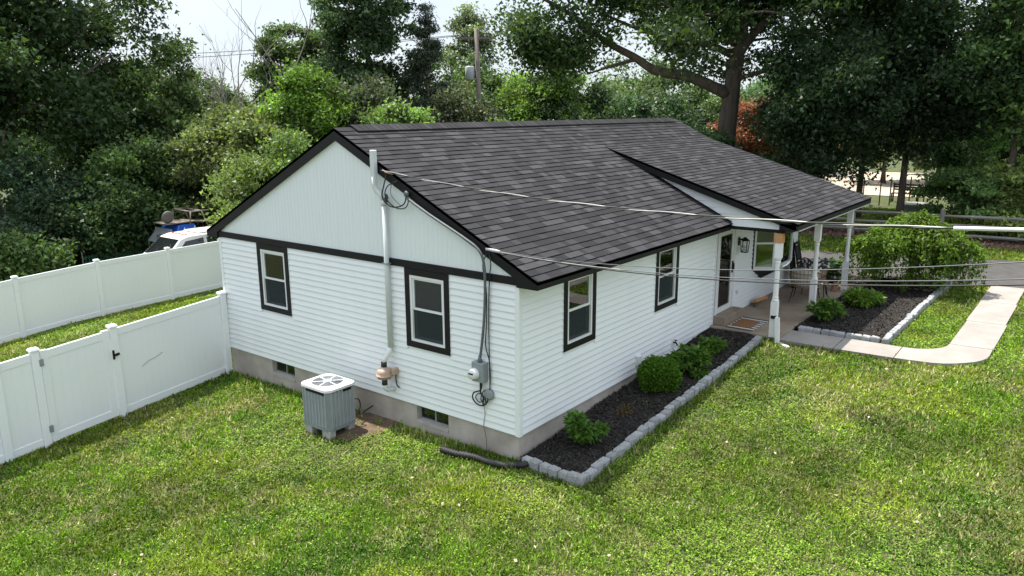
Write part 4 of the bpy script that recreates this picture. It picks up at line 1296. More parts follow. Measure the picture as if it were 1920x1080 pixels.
def tree(name, label, x, y, h, rx, ry, rz, zc, tone, n_cl=70, n_lf=16000, lsize=0.2, tr=0.25, seed=1, cr=None, bark=BARK, group=None,
         limbs=None, lean=(0, 0), shell=0.55, upb=0.35, droop=0.35, flat=0.6, zg=None, m=None, bottom=None, var=0.28, cluster_var=0.3, conif=False, extra=None, gap=0.0):
    """trunk + limbs + crown of leaf clusters spread through an uneven envelope"""
    r = np.random.default_rng(seed); rd = random.Random(seed)
    n_lf = int(n_lf*1.75)
    z0 = g1(x, y) if zg is None else zg
    t = thing(name, label, 'tree' if 'shrub' not in name and 'bush' not in name else 'bush', (x, y, z0), group)
    C = []
    tries = 0
    ph = r.uniform(0, 6.28, 6)
    while len(C) < n_cl and tries < n_cl*60:
        tries += 1
        v = nrm(r.normal(0, 1, (1, 3)))[0]
        rad = (shell+(1-shell)*r.random())*(0.82+0.30*math.sin(3*math.atan2(v[1], v[0])+ph[0])*math.cos(2.3*v[2]+ph[1])+0.12*math.sin(7*v[2]+ph[2]))
        p = v*rad
        if conif:
            u = r.random(); a = r.uniform(0, 6.28); q = (1-u)**0.8*(0.55+0.45*r.random())
            p = np.array([math.cos(a)*q, math.sin(a)*q, -1+2*u])
        P = np.array([x+lean[0]+p[0]*rx, y+lean[1]+p[1]*ry, z0+zc+p[2]*rz])
        if bottom is not None and P[2] < z0+bottom: continue
        if gap and any(np.linalg.norm((P-q)/(rx, ry, rz)) < gap for q in C): continue
        C.append(P)
    if extra: C += [np.array(e) for e in extra]
    C = np.array(C)
    cr = cr or 0.42*(rx*ry*rz)**(1/3)
    # trunk
    mb = MB()
    top = z0+min(h*0.9, zc+rz*0.55)
    n = 7
    T = []
    for i in range(n+1):
        u = i/n
        T.append(Vector((x+lean[0]*u*u+0.12*tr*math.sin(3*u+ph[3])*4*u, y+lean[1]*u*u+0.12*tr*math.cos(2.4*u+ph[4])*4*u, z0-0.15+(top-z0)*u)))
    rr = [tr*(1.35 if i == 0 else 1)*(1-0.85*(i/n)) for i in range(n+1)]
    trunk = MB().tube(T, rr, 10).build('trunk', bark, t, True)
    if limbs:
        lb = MB()
        for path, r0 in limbs:
            q = bez(path, 5); lb.tube(q, [max(0.02, r0*(1-0.8*k/len(q))) for k in range(len(q))], 8)
        lb.build('limb', bark, t, True)
    lb = MB()
    AT = [q for k in range(2, n) for q in (T[k], T[k].lerp(T[k+1], 0.5))]
    if limbs:
        for path, r0 in limbs: AT += bez(path, 5)[3:]
    AT = np.array([tuple(q) for q in AT])
    axis = np.array([x, y])
    for P in sorted(C, key=lambda q: np.linalg.norm(q[:2]-axis)):
        dv = P-AT
        cost = np.linalg.norm(dv, axis=1)+np.maximum(0, -dv[:, 2])*1.5
        A = Vector(AT[int(np.argmin(cost))]); P = Vector(P); ln = (P-A).length
        mid = A.lerp(P, 0.5)+Vector((rd.uniform(-.12, .12)*ln, rd.uniform(-.12, .12)*ln, ln*rd.uniform(0.0, 0.12)))
        r0 = min(tr*0.30, 0.012+0.022*ln)
        pth = bez([A, mid, P], 3)
        lb.tube(pth, [r0*(1-0.75*k/len(pth)) for k in range(len(pth))], 4, False)
        AT = np.concatenate([AT, [tuple(mid), tuple(P)]])
    tag(lb.build('branch', bark, t, True), kind='stuff')
    per = np.maximum(r.normal(1, 0.35, len(C)), 0.25); per = (per/per.sum()*n_lf).astype(int)
    idx = np.repeat(np.arange(len(C)), per); n = len(idx)
    sc = r.uniform(0.65, 1.3, len(C))*cr
    off = r.normal(0, 0.48, (n, 3))*sc[idx][:, None]*np.array([1, 1, flat])
    c = C[idx]+off
    if bottom is not None:
        c[:, 2] = np.maximum(c[:, 2], z0+bottom*0.3+r.random(n)*0.5)
    clv = r.normal(1, cluster_var, len(C)).clip(0.45, 1.8)[idx]
    out = np.array([x+lean[0], y+lean[1], z0+zc])
    V = leaves3(c, lsize*0.86*r.uniform(0.6, 1.35, n), r, upb, 0.66 if not conif else 0.25, droop)
    me = poly_mesh('crown', V, 3, m or LEAF, tint((np.array(tone)*0.90+0.10*np.mean(tone))*1.65, n, r, var, clv))
    link('crown', me, t)
    return t

def bush_leaves(name, label, c, rad, n, ls, tone, seed, cat='shrub', stems=8, w=0.5, m=None, droop=0.2, group=None, shell=0.75, up=0.5, ragged=0.15):
    r = np.random.default_rng(seed)
    t = thing(name, label, cat, (c[0], c[1], c[2]), group)
    v = nrm(r.normal(0, 1, (n, 3)))
    k = (shell+(1-shell)*r.random(n)**0.5)*(1+ragged*np.sin(5*v[:, 0]+seed)*np.cos(4*v[:, 1]+2*v[:, 2])+r.normal(0, ragged*0.35, n))
    P = np.array(c)+np.array([0, 0, rad[2]*0.92])+v*k[:, None]*np.array(rad)
    zf = P[:, 2] > c[2]+0.01
    P = P[zf]; v = v[zf]; n = len(P)
    V = leaves(P, ls*r.uniform(0.6, 1.3, n), r, up, w, droop, dirs=v*0.8)
    link('foliage', poly_mesh('foliage', V, 4, m or LEAFB, tint(tone, n, r, 0.3)), t)
    mb = MB()
    for i in range(stems):
        a = r.uniform(0, 6.28); q = r.uniform(0.15, 0.75)
        e = Vector((c[0]+math.cos(a)*rad[0]*q, c[1]+math.sin(a)*rad[1]*q, c[2]+rad[2]*r.uniform(0.8, 1.6)))
        mb.tube([(c[0]+0.02*math.cos(a), c[1]+0.02*math.sin(a), c[2]-0.05), Vector(c).lerp(e, 0.5)+Vector((0, 0, 0.03)), e], [0.008, 0.006, 0.003], 5, False)
    mb.build('stem', BARK, t)
    return t

def peony(name, label, x, y, h, rad, seed, tone=(0.085, 0.175, 0.03), n=20, ls=0.11):
    """arching stems, each with fans of long lobed leaflets"""
    r = np.random.default_rng(seed); rd = random.Random(seed)
    z0 = g1(x, y)+0.06
    t = thing(name, label, 'plant', (x, y, z0))
    mb = MB(); P = []; D = []
    for i in range(n):
        a = rd.uniform(0, 6.28); q = rad*rd.uniform(0.2, 1.0)
        tip = Vector((x+math.cos(a)*q, y+math.sin(a)*q, z0+h*rd.uniform(0.55, 1.0)*(1-0.35*(q/rad)**2)))
        A = Vector((x+0.03*math.cos(a), y+0.03*math.sin(a), z0-0.05))
        mid = A.lerp(tip, 0.55)+Vector((0, 0, h*0.15))
        path = bez([A, mid, tip], 4); mb.tube(path, [0.006-0.0004*k for k in range(len(path))], 5, False)
        for q in path[3:]+[tip]:
            for j in range(3):
                b = rd.uniform(0, 6.28)
                dd = Vector((math.cos(b)+math.cos(a)*0.8, math.sin(b)+math.sin(a)*0.8, rd.uniform(-0.5, 0.35))).normalized()
                o = q+dd*ls*0.5
                for kx in range(3):
                    e = (dd+Vector((-dd.y, dd.x, 0))*(kx-1)*0.55).normalized()
                    P.append(o); D.append(e)
    mb.build('stem', mat('green_stem', (0.07, 0.09, 0.03), 0.7), t)
    P = np.array(P); D = np.array(D); n = len(P)
    V = leaves(P, ls*r.uniform(0.75, 1.3, n), r, 0.9, 0.36, 0.15, dirs=D*3)
    link('foliage', poly_mesh('foliage', V, 4, LEAFB, tint(tone, n, r, 0.3)), t)
    return t

peony('leafy_plant', 'leafy peony with reddish tips in the mulch by the house corner', 0.86, -0.60, 0.52, 0.27, 3, n=17, ls=0.125)
bush_leaves('small_plant', 'tiny bronze plant alone in the dark mulch', (2.12, -0.62, g1(2.12, -0.62)+0.06), (0.13, 0.13, 0.08), 110, 0.06, (0.11, 0.075, 0.03), 4, 'plant', 4, shell=0.3)
bush_leaves('tiny_sprout', 'tiny pale sprout in the mulch before the round shrub', (2.75, -0.72, g1(2.75, -0.72)+0.06), (0.08, 0.06, 0.03), 26, 0.035, (0.16, 0.15, 0.06), 14, 'plant', 2, shell=0.3)
sh = bush_leaves('round_shrub', 'clipped round boxwood shrub in the front bed', (3.42, -0.60, g1(3.42, -0.6)+0.02), (0.37, 0.37, 0.31), 9000, 0.048, (0.075, 0.170, 0.014), 5, 'shrub', 14, 0.55, shell=0.78, ragged=0.15)
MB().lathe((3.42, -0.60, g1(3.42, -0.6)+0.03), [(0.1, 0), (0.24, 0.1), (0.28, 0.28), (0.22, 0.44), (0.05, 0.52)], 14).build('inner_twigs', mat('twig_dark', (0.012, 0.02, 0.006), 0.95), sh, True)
peony('leafy_plant', 'broad leafy peony right behind the round shrub', 4.42, -0.66, 0.48, 0.36, 8, n=19, ls=0.13)
peony('leafy_plant', 'low leafy peony in the mulch nearest the porch', 5.62, -0.62, 0.26, 0.32, 9, n=13, ls=0.125)
peony('leafy_plant', 'low sprig of leaves at the stone edging beside the broad peony', 4.25, -0.98, 0.15, 0.14, 10, n=8, ls=0.085)
peony('leafy_plant', 'dark leafy peony in the porch bed beside the shaded stones', 8.95, -2.02, 0.48, 0.36, 12, n=19, ls=0.13)
peony('leafy_plant', 'light green leafy plant in the porch bed at the sunlit edge', 10.9, -2.28, 0.38, 0.42, 13, (0.12, 0.22, 0.035), n=18, ls=0.15)
peony('leafy_plant', 'blue green leafy plant by the last porch post', 13.35, -0.75, 0.62, 0.5, 15, (0.05, 0.10, 0.05), n=24, ls=0.13)
# black hose tucked in the bed
MB().tube(bez([(4.0, -0.25, g1(4, -.2)+0.1), (4.3, -0.12, g1(4.3, -.1)+0.12), (4.75, -0.2, g1(4.7, -.2)+0.1), (4.6, -0.42, g1(4.6, -.4)+0.1), (4.15, -0.38, g1(4.1, -.4)+0.1), (4.05, -0.2, g1(4, -.2)+0.13), (4.5, -0.15, g1(4.5, -.2)+0.14), (4.95, -0.3, g1(4.9, -.3)+0.1)], 6), 0.012, 6).build('garden_hose', RUBBER)
tag(bpy.data.objects['garden_hose'], 'loops of thin dark hose lying in the mulch by the wall', 'hose')

# weeping tree in the porch bed
def weeping(x, y):
    r = np.random.default_rng(21); rd = random.Random(21)
    z0 = g1(x, y)+0.05
    t = thing('weeping_tree', 'dense green weeping tree at the end of the porch bed', 'tree', (x, y, z0))
    MB().tube([(x, y, z0-0.1), (x+0.05, y, z0+0.6), (x-0.02, y+0.03, z0+1.2), (x, y, z0+1.5)], [0.09, 0.075, 0.07, 0.05], 10).build('trunk', BARK, t, True)
    mb = MB(); P = []; D = []; S = []
    for i in range(210):
        a = rd.uniform(0, 6.28); q = math.sqrt(rd.random())*1.0
        R = 1.48*(0.30+0.70*q)*(1+0.17*math.sin(3*a+1)+0.10*math.sin(7*a))
        ztop = 1.48+0.55*rd.random()*(1-q*0.6)+0.12*math.sin(2*a+0.6)
        zend = max(0.12, 0.22+1.1*rd.random()**1.6-(0.2 if q > .8 else 0))
        c, s = math.cos(a), math.sin(a)
        path = bez([(x, y, z0+1.3), (x+c*R*0.45, y+s*R*0.45, z0+ztop), (x+c*R*0.82, y+s*R*0.82, z0+ztop*0.80), (x+c*R, y+s*R, z0+(ztop*0.55+zend*0.45)), (x+c*R*1.02, y+s*R*1.02, z0+zend)], 6)
        if i % 3 == 0: mb.tube(path, [0.014*(1-0.7*k/len(path)) for k in range(len(path))], 4, False)
        for k in range(6, len(path)):
            q0 = path[k]; d = (path[k]-path[k-1]).normalized()
            for j in range(8):
                b = rd.uniform(0, 6.28)
                P.append(q0-d*rd.uniform(0, 0.14)+Vector((rd.gauss(0, 0.05), rd.gauss(0, 0.05), rd.gauss(0, 0.05))))
                D.append(d*0.9+Vector((math.cos(b), math.sin(b), -0.5))*0.7)
                S.append(rd.uniform(0.07, 0.125))
    mb.build('branch', BARK, t, True)
    P = np.array(P); D = np.array(D); n = len(P)
    nn = nrm(P-np.array([x, y, z0+0.9]))
    V = leaves(P, np.array(S), r, 0.35, 0.5, 0.5, dirs=D*1.5)
    cv = 0.75+0.6*fbm(P[:, 0]*1.3+P[:, 2], P[:, 1]*1.3+P[:, 2], 1.6, 4)
    link('crown', poly_mesh('crown', V, 4, LEAFB, tint((0.092, 0.160, 0.022), n, r, 0.3, cv)), t)
weeping(13.75, -2.75)

# ------------------------------------------------------------------ porch furniture
def chair(x, y, rz, label, blanket):
    t = thing('wicker_chair', label, 'chair', (x, y, 0.15), 'wicker porch chairs')
    c, s = math.cos(rz), math.sin(rz)
    def Tp(p): return (x+p[0]*c-p[1]*s, y+p[0]*s+p[1]*c, 0.15+p[2])
    for ax, ay in ((-0.22, -0.24), (-0.22, 0.24), (0.24, -0.24), (0.24, 0.24)):
        MB().tube([Tp((ax, ay, 0.40)), Tp((ax*1.45, ay*1.3, 0.0))], [0.014, 0.010], 7).build('leg', BLACK, t)
    ring = lambda R, z, a0=0, a1=2*math.pi, n=28: [Tp((R*math.cos(q)*(1.0 if True else 1), R*1.05*math.sin(q), z)) for q in np.linspace(a0, a1, n)]
    seat = MB().tube(ring(0.32, 0.40), 0.018, 7, False)
    for q in np.linspace(-0.28, 0.28, 7): seat.bar(Tp((-math.sqrt(.32**2-q*q), q, 0.40)), Tp((math.sqrt(.32**2-q*q), q, 0.40)), 0.012, 0.012)
    seat.build('seat_frame', WICKER, t)
    back = MB()
    a0, a1 = math.radians(75), math.radians(285)
    for R, z in ((0.34, 0.50), (0.37, 0.62), (0.395, 0.74)):
        back.tube(ring(R, z, a0, a1, 20), 0.009, 6)
    back.tube([Tp(((0.33+0.10*math.sin(math.pi*(k/19)))*math.cos(q), (0.35+0.07*math.sin(math.pi*(k/19)))*math.sin(q), 0.60+0.27*math.sin(math.pi*(k/19)))) for k, q in enumerate(np.linspace(a0, a1, 20))], 0.016, 7)
    for k, q in enumerate(np.linspace(a0, a1, 17)):
        hh = 0.60+0.27*math.sin(math.pi*k/16)
        back.tube([Tp((0.32*math.cos(q), 0.33*math.sin(q), 0.40)), Tp((0.38*math.cos(q), 0.40*math.sin(q), 0.66 if hh > .66 else hh)), Tp(((0.33+0.10*math.sin(math.pi*k/16))*math.cos(q), (0.35+0.07*math.sin(math.pi*k/16))*math.sin(q), hh))], 0.007, 5)
    back.build('backrest', WICKER, t)
    MB().lathe(Tp((0, 0, 0)), [(0.2, 0.41), (0.29, 0.42), (0.31, 0.46), (0.28, 0.50), (0.1, 0.515)], 20).build('seat_cushion', CUSHION, t, True)
    # curved back cushion
    mb = MB(); base = 0; n = 12
    for k, q in enumerate(np.linspace(math.radians(115), math.radians(245), n)):
        e = math.sin(math.pi*k/(n-1))
        for R, z in ((0.30, 0.50), (0.345, 0.50), (0.37, 0.78+0.05*e), (0.335, 0.83+0.06*e), (0.27, 0.76+0.04*e)):
            mb.v.append(Tp((R*math.cos(q), R*math.sin(q), z)))
    for k in range(n-1):
        for j in range(5):
            a = k*5+j; b = k*5+(j+1) % 5
            mb.f.append((a, b, b+5, a+5))
    mb.f += [tuple(range(5)), tuple(range((n-1)*5, n*5))]
    mb.build('back_cushion', CUSHION, t, True)
    if blanket:
        pat = mat('patterned_throw', (0.02, 0.02, 0.022), 0.95, (0.55, 0.52, 0.50), 14, 2, contrast=(0.52, 0.56))
        mb = MB(); n = 10
        for k, q in enumerate(np.linspace(math.radians(120), math.radians(230), n)):
            for R, z in ((0.25, 0.55), (0.26, 0.86), (0.36, 0.95), (0.45, 0.90), (0.445, 0.70)):
                mb.v.append(Tp((R*math.cos(q)+0.01*math.sin(k*2), R*math.sin(q), z+0.012*math.sin(k*1.7))))
        for k in range(n-1):
            for j in range(4):
                a = k*5+j; mb.f.append((a, a+1, a+6, a+5))
        o = mb.build('throw_blanket', pat, None, True)
        tag(o, 'black and cream patterned throw draped over the far wicker chair', 'blanket')
    return t
chair(10.55, -0.98, 0.15, 'wicker chair with cream cushion beside the middle porch post', False)
chair(11.65, -0.80, 0.55, 'wicker chair with a patterned throw behind the cream cushioned one', True)
o = MB().tube([(11.95, -0.30, 0.15), (11.95, -0.30, 0.20)], 0.02, 6)
t = thing('side_stand', 'small wooden stool between the porch chairs', 'stool', (11.2, -1.18, 0.15))
for ax, ay in ((-0.12, -0.1), (0.12, -0.1), (0.0, 0.13)):
    MB().tube([(11.2+ax*0.7, -1.18+ay*0.7, 0.55), (11.2+ax*1.3, -1.18+ay*1.3, 0.15)], 0.012, 6).build('leg', BLACK, t)
MB().lathe((11.2, -1.18, 0.55), [(0.17, 0), (0.18, 0.01), (0.18, 0.025), (0.16, 0.03)], 18).build('top', WICKER, t)
for k, (x, h, lb) in enumerate(((11.98, 1.50, 'taller black panel leaning on the porch wall behind the chairs'), (12.22, 1.22, 'shorter black panel leaning beside the taller one on the porch'))):
    t = thing('leaning_shutter', lb, 'shutter', (x, -0.3, 0.15))
    yb = -0.30-0.13*k; yt = -0.06-0.12*k
    d = Vector((0, yt-yb, h)).normalized()
    def Q(u, v, w=0): return Vector((x+u, yb, 0.152))+d*v+Vector((0, d.z, -d.y))*w
    for u in (-0.17, 0.17): MB().hexa([Q(u-0.03, 0), Q(u+0.03, 0), Q(u+0.03, 0, 0.03), Q(u-0.03, 0, 0.03), Q(u-0.03, h), Q(u+0.03, h), Q(u+0.03, h, 0.03), Q(u-0.03, h, 0.03)]).build('stile', BLACK, t)
    for v in (0.0, h/2, h-0.07): MB().hexa([Q(-0.14, v), Q(0.14, v), Q(0.14, v, 0.028), Q(-0.14, v, 0.028), Q(-0.14, v+0.07), Q(0.14, v+0.07), Q(0.14, v+0.07, 0.028), Q(-0.14, v+0.07, 0.028)]).build('rail', BLACK, t)
    v = 0.08
    while v < h-0.1:
        if not (h/2-0.03 < v < h/2+0.08): MB().hexa([Q(-0.14, v, 0.004), Q(0.14, v, 0.004), Q(0.14, v, 0.012), Q(-0.14, v, 0.012), Q(-0.14, v+0.035, 0.016), Q(0.14, v+0.035, 0.016), Q(0.14, v+0.035, 0.024), Q(-0.14, v+0.035, 0.024)]).build('slat', BLACK, t)
        v += 0.042
# door mat on a striped rug
t = thing('striped_rug', 'black and white striped rug under the door mat', 'rug', (7.6, -0.62, 0.152))
WHT = mat('rug_white', (0.60, 0.60, 0.60), 0.95, (0.5, 0.5, 0.5), 30); BLK = mat('rug_black', (0.05, 0.05, 0.055), 0.95)
n = 13
for k in range(n):
    x0 = 7.10+1.05*k/n
    MB().hexa([(x0, -0.94, 0.152), (x0+1.05/n-0.001, -0.94, 0.152), (x0+1.05/n-0.001, -0.34, 0.152), (x0, -0.34, 0.152), (x0, -0.94, 0.158), (x0+1.05/n-0.001, -0.94, 0.158), (x0+1.05/n-0.001, -0.34, 0.158), (x0, -0.34, 0.158)]).build('stripe', WHT if k % 2 else BLK, t)
o = MB().box((7.26, -0.83, 0.160), (7.93, -0.40, 0.178)).build('door_mat', COIR, bevel=0.004)
tag(o, 'brown coir door mat on the striped rug', 'mat')
for k, (a, b, lb) in enumerate((((9.15, -0.22), (9.75, -0.12), 'dark split log lying on the porch under the bay window'), ((9.35, -0.14), (9.95, -0.24), 'lighter split log lying across on the porch under the bay window'))):
    z = 0.19+0.06*k
    o = MB().tube([(*a, z), (*b, z)], [0.05, 0.045], 7).build('split_log', BARK if k == 0 else RAWWOOD)
    tag(o, lb, 'log')
for k, (x, y, z, a, lb) in enumerate(((12.1, -1.28, 0.151, 0.1, 'lowest clay brick of the little pile by the last post'), (12.3, -1.22, 0.151, 0.35, 'clay brick on the floor beside the brick pile'), (12.18, -1.26, 0.217, -0.4, 'middle clay brick of the little pile by the last post'), (12.2, -1.27, 0.283, 0.2, 'topmost clay brick of the little pile by the last post'))):
    bm = MB().box((-0.1, -0.048, 0), (0.1, 0.048, 0.064)).build('loose_brick', BRICKM, bevel=0.004)
    bm.location = (x, y, z); bm.rotation_euler.z = a; tag(bm, lb, 'brick')

# ------------------------------------------------------------------ vehicle and boat in the alley
def truck():
    zg = g1(6.7, 21.2)+0.03
    x0, y0, y1 = 4.05, 20.25, 22.05            # front bumper, near side, far side
    t = thing('parked_truck', 'white pickup truck with amber roof lights parked behind the rear fence', 'truck', (6.7, 21.1, zg))
    def body(prof, inset, name, m, par, smooth=False):
        # side profile extruded across the width, inset (tumblehome) grows with height
        mb = MB(); n = len(prof)
        for side in (0, 1):
            for px, pz in prof:
                e = inset(pz)
                mb.v.append((x0+px, (y0+e) if side == 0 else (y1-e), zg+pz))
        mb.f.append(tuple(range(n))); mb.f.append(tuple(range(n, 2*n))[::-1])
        for i in range(n):
            j = (i+1) % n
            mb.f.append((i, j, n+j, n+i))
        return mb.build(name, m, par, smooth, 0.03)
    body([(0, 0.35), (0, 0.95), (0.15, 1.08), (1.35, 1.16), (5.6, 1.16), (5.6, 0.45), (5.4, 0.35)], lambda z: 0.02, 'body', CARW, t)
    cab = body([(1.30, 1.14), (2.05, 1.80), (2.35, 1.88), (3.9, 1.90), (4.2, 1.86), (4.45, 1.14)], lambda z: 0.02+0.17*max(0, (z-1.14))/0.75, 'cab', CARW, t)
    def side_y(z, near=True):
        e = 0.02+0.17*max(0, z-1.14)/0.75
        return y0+e-0.006 if near else y1-e+0.006
    for near in (True, False):
        for pr in ([(1.72, 1.22), (2.22, 1.70), (2.95, 1.76), (2.95, 1.22)], [(3.08, 1.22), (3.08, 1.76), (3.85, 1.76), (4.12, 1.22)]):
            mb = MB()
            sg = 0.01 if near else -0.01
            mb.hexa([*[(x0+a, side_y(b, near), zg+b) for a, b in pr], *[(x0+a, side_y(b, near)+sg, zg+b) for a, b in pr]])
            mb.build('side_window', CARGL, cab)
    mb = MB()
    q = [(1.42, 1.235), (2.02, 1.765)]
    a, b = q
    ya, yb = y0+0.10, y0+0.22
    off = Vector((-0.02, 0, 0.018))
    P = [Vector((x0+a[0], y0+0.12, zg+a[1])), Vector((x0+a[0], y1-0.12, zg+a[1])), Vector((x0+b[0], y1-0.24, zg+b[1])), Vector((x0+b[0], y0+0.24, zg+b[1]))]
    mb.hexa([*[p+off*0.3 for p in P], *[p+off for p in P]])
    mb.build('windshield', CARGL, cab)
    for k in range(5):
        yy_ = y0+0.45+k*0.225
        MB().lathe((x0+2.42, yy_, zg+1.875), [(0.05, 0), (0.05, 0.02), (0.03, 0.045)], 10).build('roof_light', AMBER, cab)
    MB().box((x0+2.9, y0+0.35, zg+1.90), (x0+4.0, y1-0.35, zg+1.955)).build('roof_rack', CARW, cab, bevel=0.02)
    for wx in (0.95, 4.55):
        for wy in (y0+0.10, y1-0.10):
            w = MB().lathe((x0+wx, wy-0.12, zg+0.38), [(0.26, 0), (0.36, 0.02), (0.38, 0.06), (0.38, 0.19), (0.36, 0.23), (0.26, 0.25)], 22, (0, 1, 0)).build('wheel', TYRE, t, True)
            MB().lathe((x0+wx, wy-0.125, zg+0.38), [(0.0, 0.0), (0.22, 0.0), (0.24, 0.03), (0.24, 0.22), (0.22, 0.255), (0, 0.255)], 16, (0, 1, 0)).build('rim', GREYL, w, True)
    for yy_ in (y0+0.25, y1-0.25):
        MB().box((x0-0.015, yy_-0.16, zg+0.72), (x0+0.03, yy_+0.16, zg+0.9)).build('headlight', PLASTW, t)
    MB().box((x0-0.02, y0+0.5, zg+0.6), (x0+0.03, y1-0.5, zg+0.9)).build('front_grille', BLACK, t)
    MB().box((x0-0.08, y0+0.1, zg+0.4), (x0+0.02, y1-0.1, zg+0.56)).build('bumper', GREYL, t, bevel=0.02)
    MB().box((x0+1.75, y0-0.12, zg+1.22), (x0+1.88, y0+0.03, zg+1.38)).build('mirror', BLACK, t, bevel=0.02)
truck()

def boat():
    zg = g1(8, 24)
    t = thing('covered_boat', 'dark boat with a blue windscreen cover and brown tower behind the truck', 'boat', (8.5, 23.7, zg))
    mb = MB(); n = 11; hx0, L = 6.9, 4.6; sec = []
    for k in range(n):
        u = k/(n-1); w = 0.95*min(1, (u*2.6)**0.6+0.02); z = 0.25*(1-u)**2
        c = [(-w, 1.12+z), (-w*0.95, 0.75+z*0.9), (-w*0.5, 0.42+z*1.3), (0, 0.3+z*1.5), (w*0.5, 0.42+z*1.3), (w*0.95, 0.75+z*0.9), (w, 1.12+z), (w*0.6, 1.24+z), (0, 1.28+z), (-w*0.6, 1.24+z)]
        for yy_, zz in c: mb.v.append((hx0+u*L, 23.7+yy_, zg+0.27+zz))
    m = 10
    for k in range(n-1):
        for j in range(m):
            a = k*m+j; b = k*m+(j+1) % m
            mb.f.append((a, b, b+m, a+m))
    mb.f += [tuple(range(m)), tuple(range((n-1)*m, n*m))]
    mb.build('hull', HULL, t, True)
    # wedge windscreen cover, blue with pale streaks
    bz = zg+1.52
    P = [(7.2, 22.85), (8.35, 22.85), (8.35, 24.5), (7.2, 24.5)]; Q = [(7.55, 23.1), (8.25, 23.1), (8.25, 24.25), (7.55, 24.25)]
    cov = MB().hexa([*[(x, y, bz) for x, y in P], *[(x, y, bz+0.62) for x, y in Q]]).build('windscreen_cover', BLUE, t, bevel=0.03)
    for k, (a, b) in enumerate((((7.62, 0.12), (7.75, 0.5)), ((7.9, 0.22), (8.15, 0.30)), ((8.12, 0.36), (8.22, 0.52)))):
        MB().bar((a[0], 22.84+a[1]*0.403, bz+a[1]), (b[0], 22.84+b[1]*0.403, bz+b[1]), 0.02, 0.05, (0, 1, 0.4)).build('pale_streak', PLASTW, cov)
    MB().hexa([(6.85, 22.95, bz-0.05), (7.18, 22.86, bz-0.02), (7.18, 24.5, bz-0.02), (6.85, 24.4, bz-0.05), (7.1, 23.2, bz+0.35), (7.18, 23.0, bz+0.5), (7.18, 24.3, bz+0.5), (7.1, 24.2, bz+0.35)]).build('bow_cover', GREYP, t)
    mb = MB()
    for yy_ in (23.0, 24.35):
        mb.tube([(8.0, yy_, bz+0.6), (8.08, yy_+0.05, bz+1.12)], 0.03, 7).tube([(8.85, yy_, bz+0.3), (8.55, yy_+0.05, bz+1.12)], 0.03, 7).tube([(8.08, yy_+0.05, bz+1.12), (8.9, yy_+0.05, bz+1.10)], 0.03, 7)
    mb.tube([(8.08, 23.05, bz+1.12), (8.08, 24.4, bz+1.12)], 0.03, 7).tube([(8.55, 23.05, bz+1.12), (8.55, 24.4, bz+1.12)], 0.03, 7)
    mb.build('tower', TUBE, t, True)
    MB().bar((7.0, 23.6, bz+0.70), (8.3, 23.6, bz+0.70), 1.0, 0.04).bar((8.3, 23.6, bz+0.68), (10.8, 23.6, bz+0.45), 0.9, 0.03).build('sun_top', TUBE, t)
    MB().lathe((7.2, 23.2, bz+0.95), [(0.10, 0.02), (0.22, 0), (0.26, 0.03), (0.26, 0.09), (0.22, 0.12), (0.10, 0.10)], 20, (0, 1, 0.3)).build('net_reel', mat('dull_net', (0.09, 0.085, 0.08), 0.8, (0.15, 0.14, 0.13), 20), t, True)
    MB().box((7.0, 23.1, zg+0.3), (11, 23.2, zg+0.7)).box((7.0, 24.2, zg+0.3), (11, 24.3, zg+0.7)).build('trailer', METER, t)
    for yy_ in (22.7, 24.7):
        MB().lathe((9.6, yy_-0.1, zg+0.3), [(0.2, 0), (0.3, 0.03), (0.3, 0.17), (0.2, 0.2)], 18, (0, 1, 0)).build('wheel', TYRE, t, True)
boat()

# ------------------------------------------------------------------ green plastic mesh fence
def netfence(pts, label):
    t = thing('mesh_fence', label, 'fence', (*pts[0], g1(*pts[0])))
    mb = MB()
    for i in range(len(pts)-1):
        a = Vector((*pts[i], g1(*pts[i]))); b = Vector((*pts[i+1], g1(*pts[i+1]))); L = (b-a).length
        n = int(L/0.12)
        for k in range(n+1):
            p = a.lerp(b, k/n); mb.bar(p, p+Vector((0.03*math.sin(k*.7), 0.05*math.sin(k*.33), 1.05+0.05*math.sin(k*0.4))), 0.055, 0.012, (0, 1, 0))
        for z in (0.15, 0.38, 0.6, 0.82, 1.02):
            mb.bar(a+Vector((0, 0, z)), b+Vector((0, 0, z)), 0.012, 0.03)
        if i == 0 or True:
            MB().tube([a-Vector((0, 0, .2)), a+Vector((0, 0, 1.25))], 0.025, 6).build('stake', METER, t)
    mb.build('net', NETG, t)
netfence([(0.6, 24.6), (2.4, 24.4), (3.6, 24.8)], 'green plastic mesh fence under the dark trees left of the alley')
netfence([(4.6, 25.3), (6.0, 25.4), (7.6, 25.8)], 'green plastic mesh fence in the undergrowth near the boat')

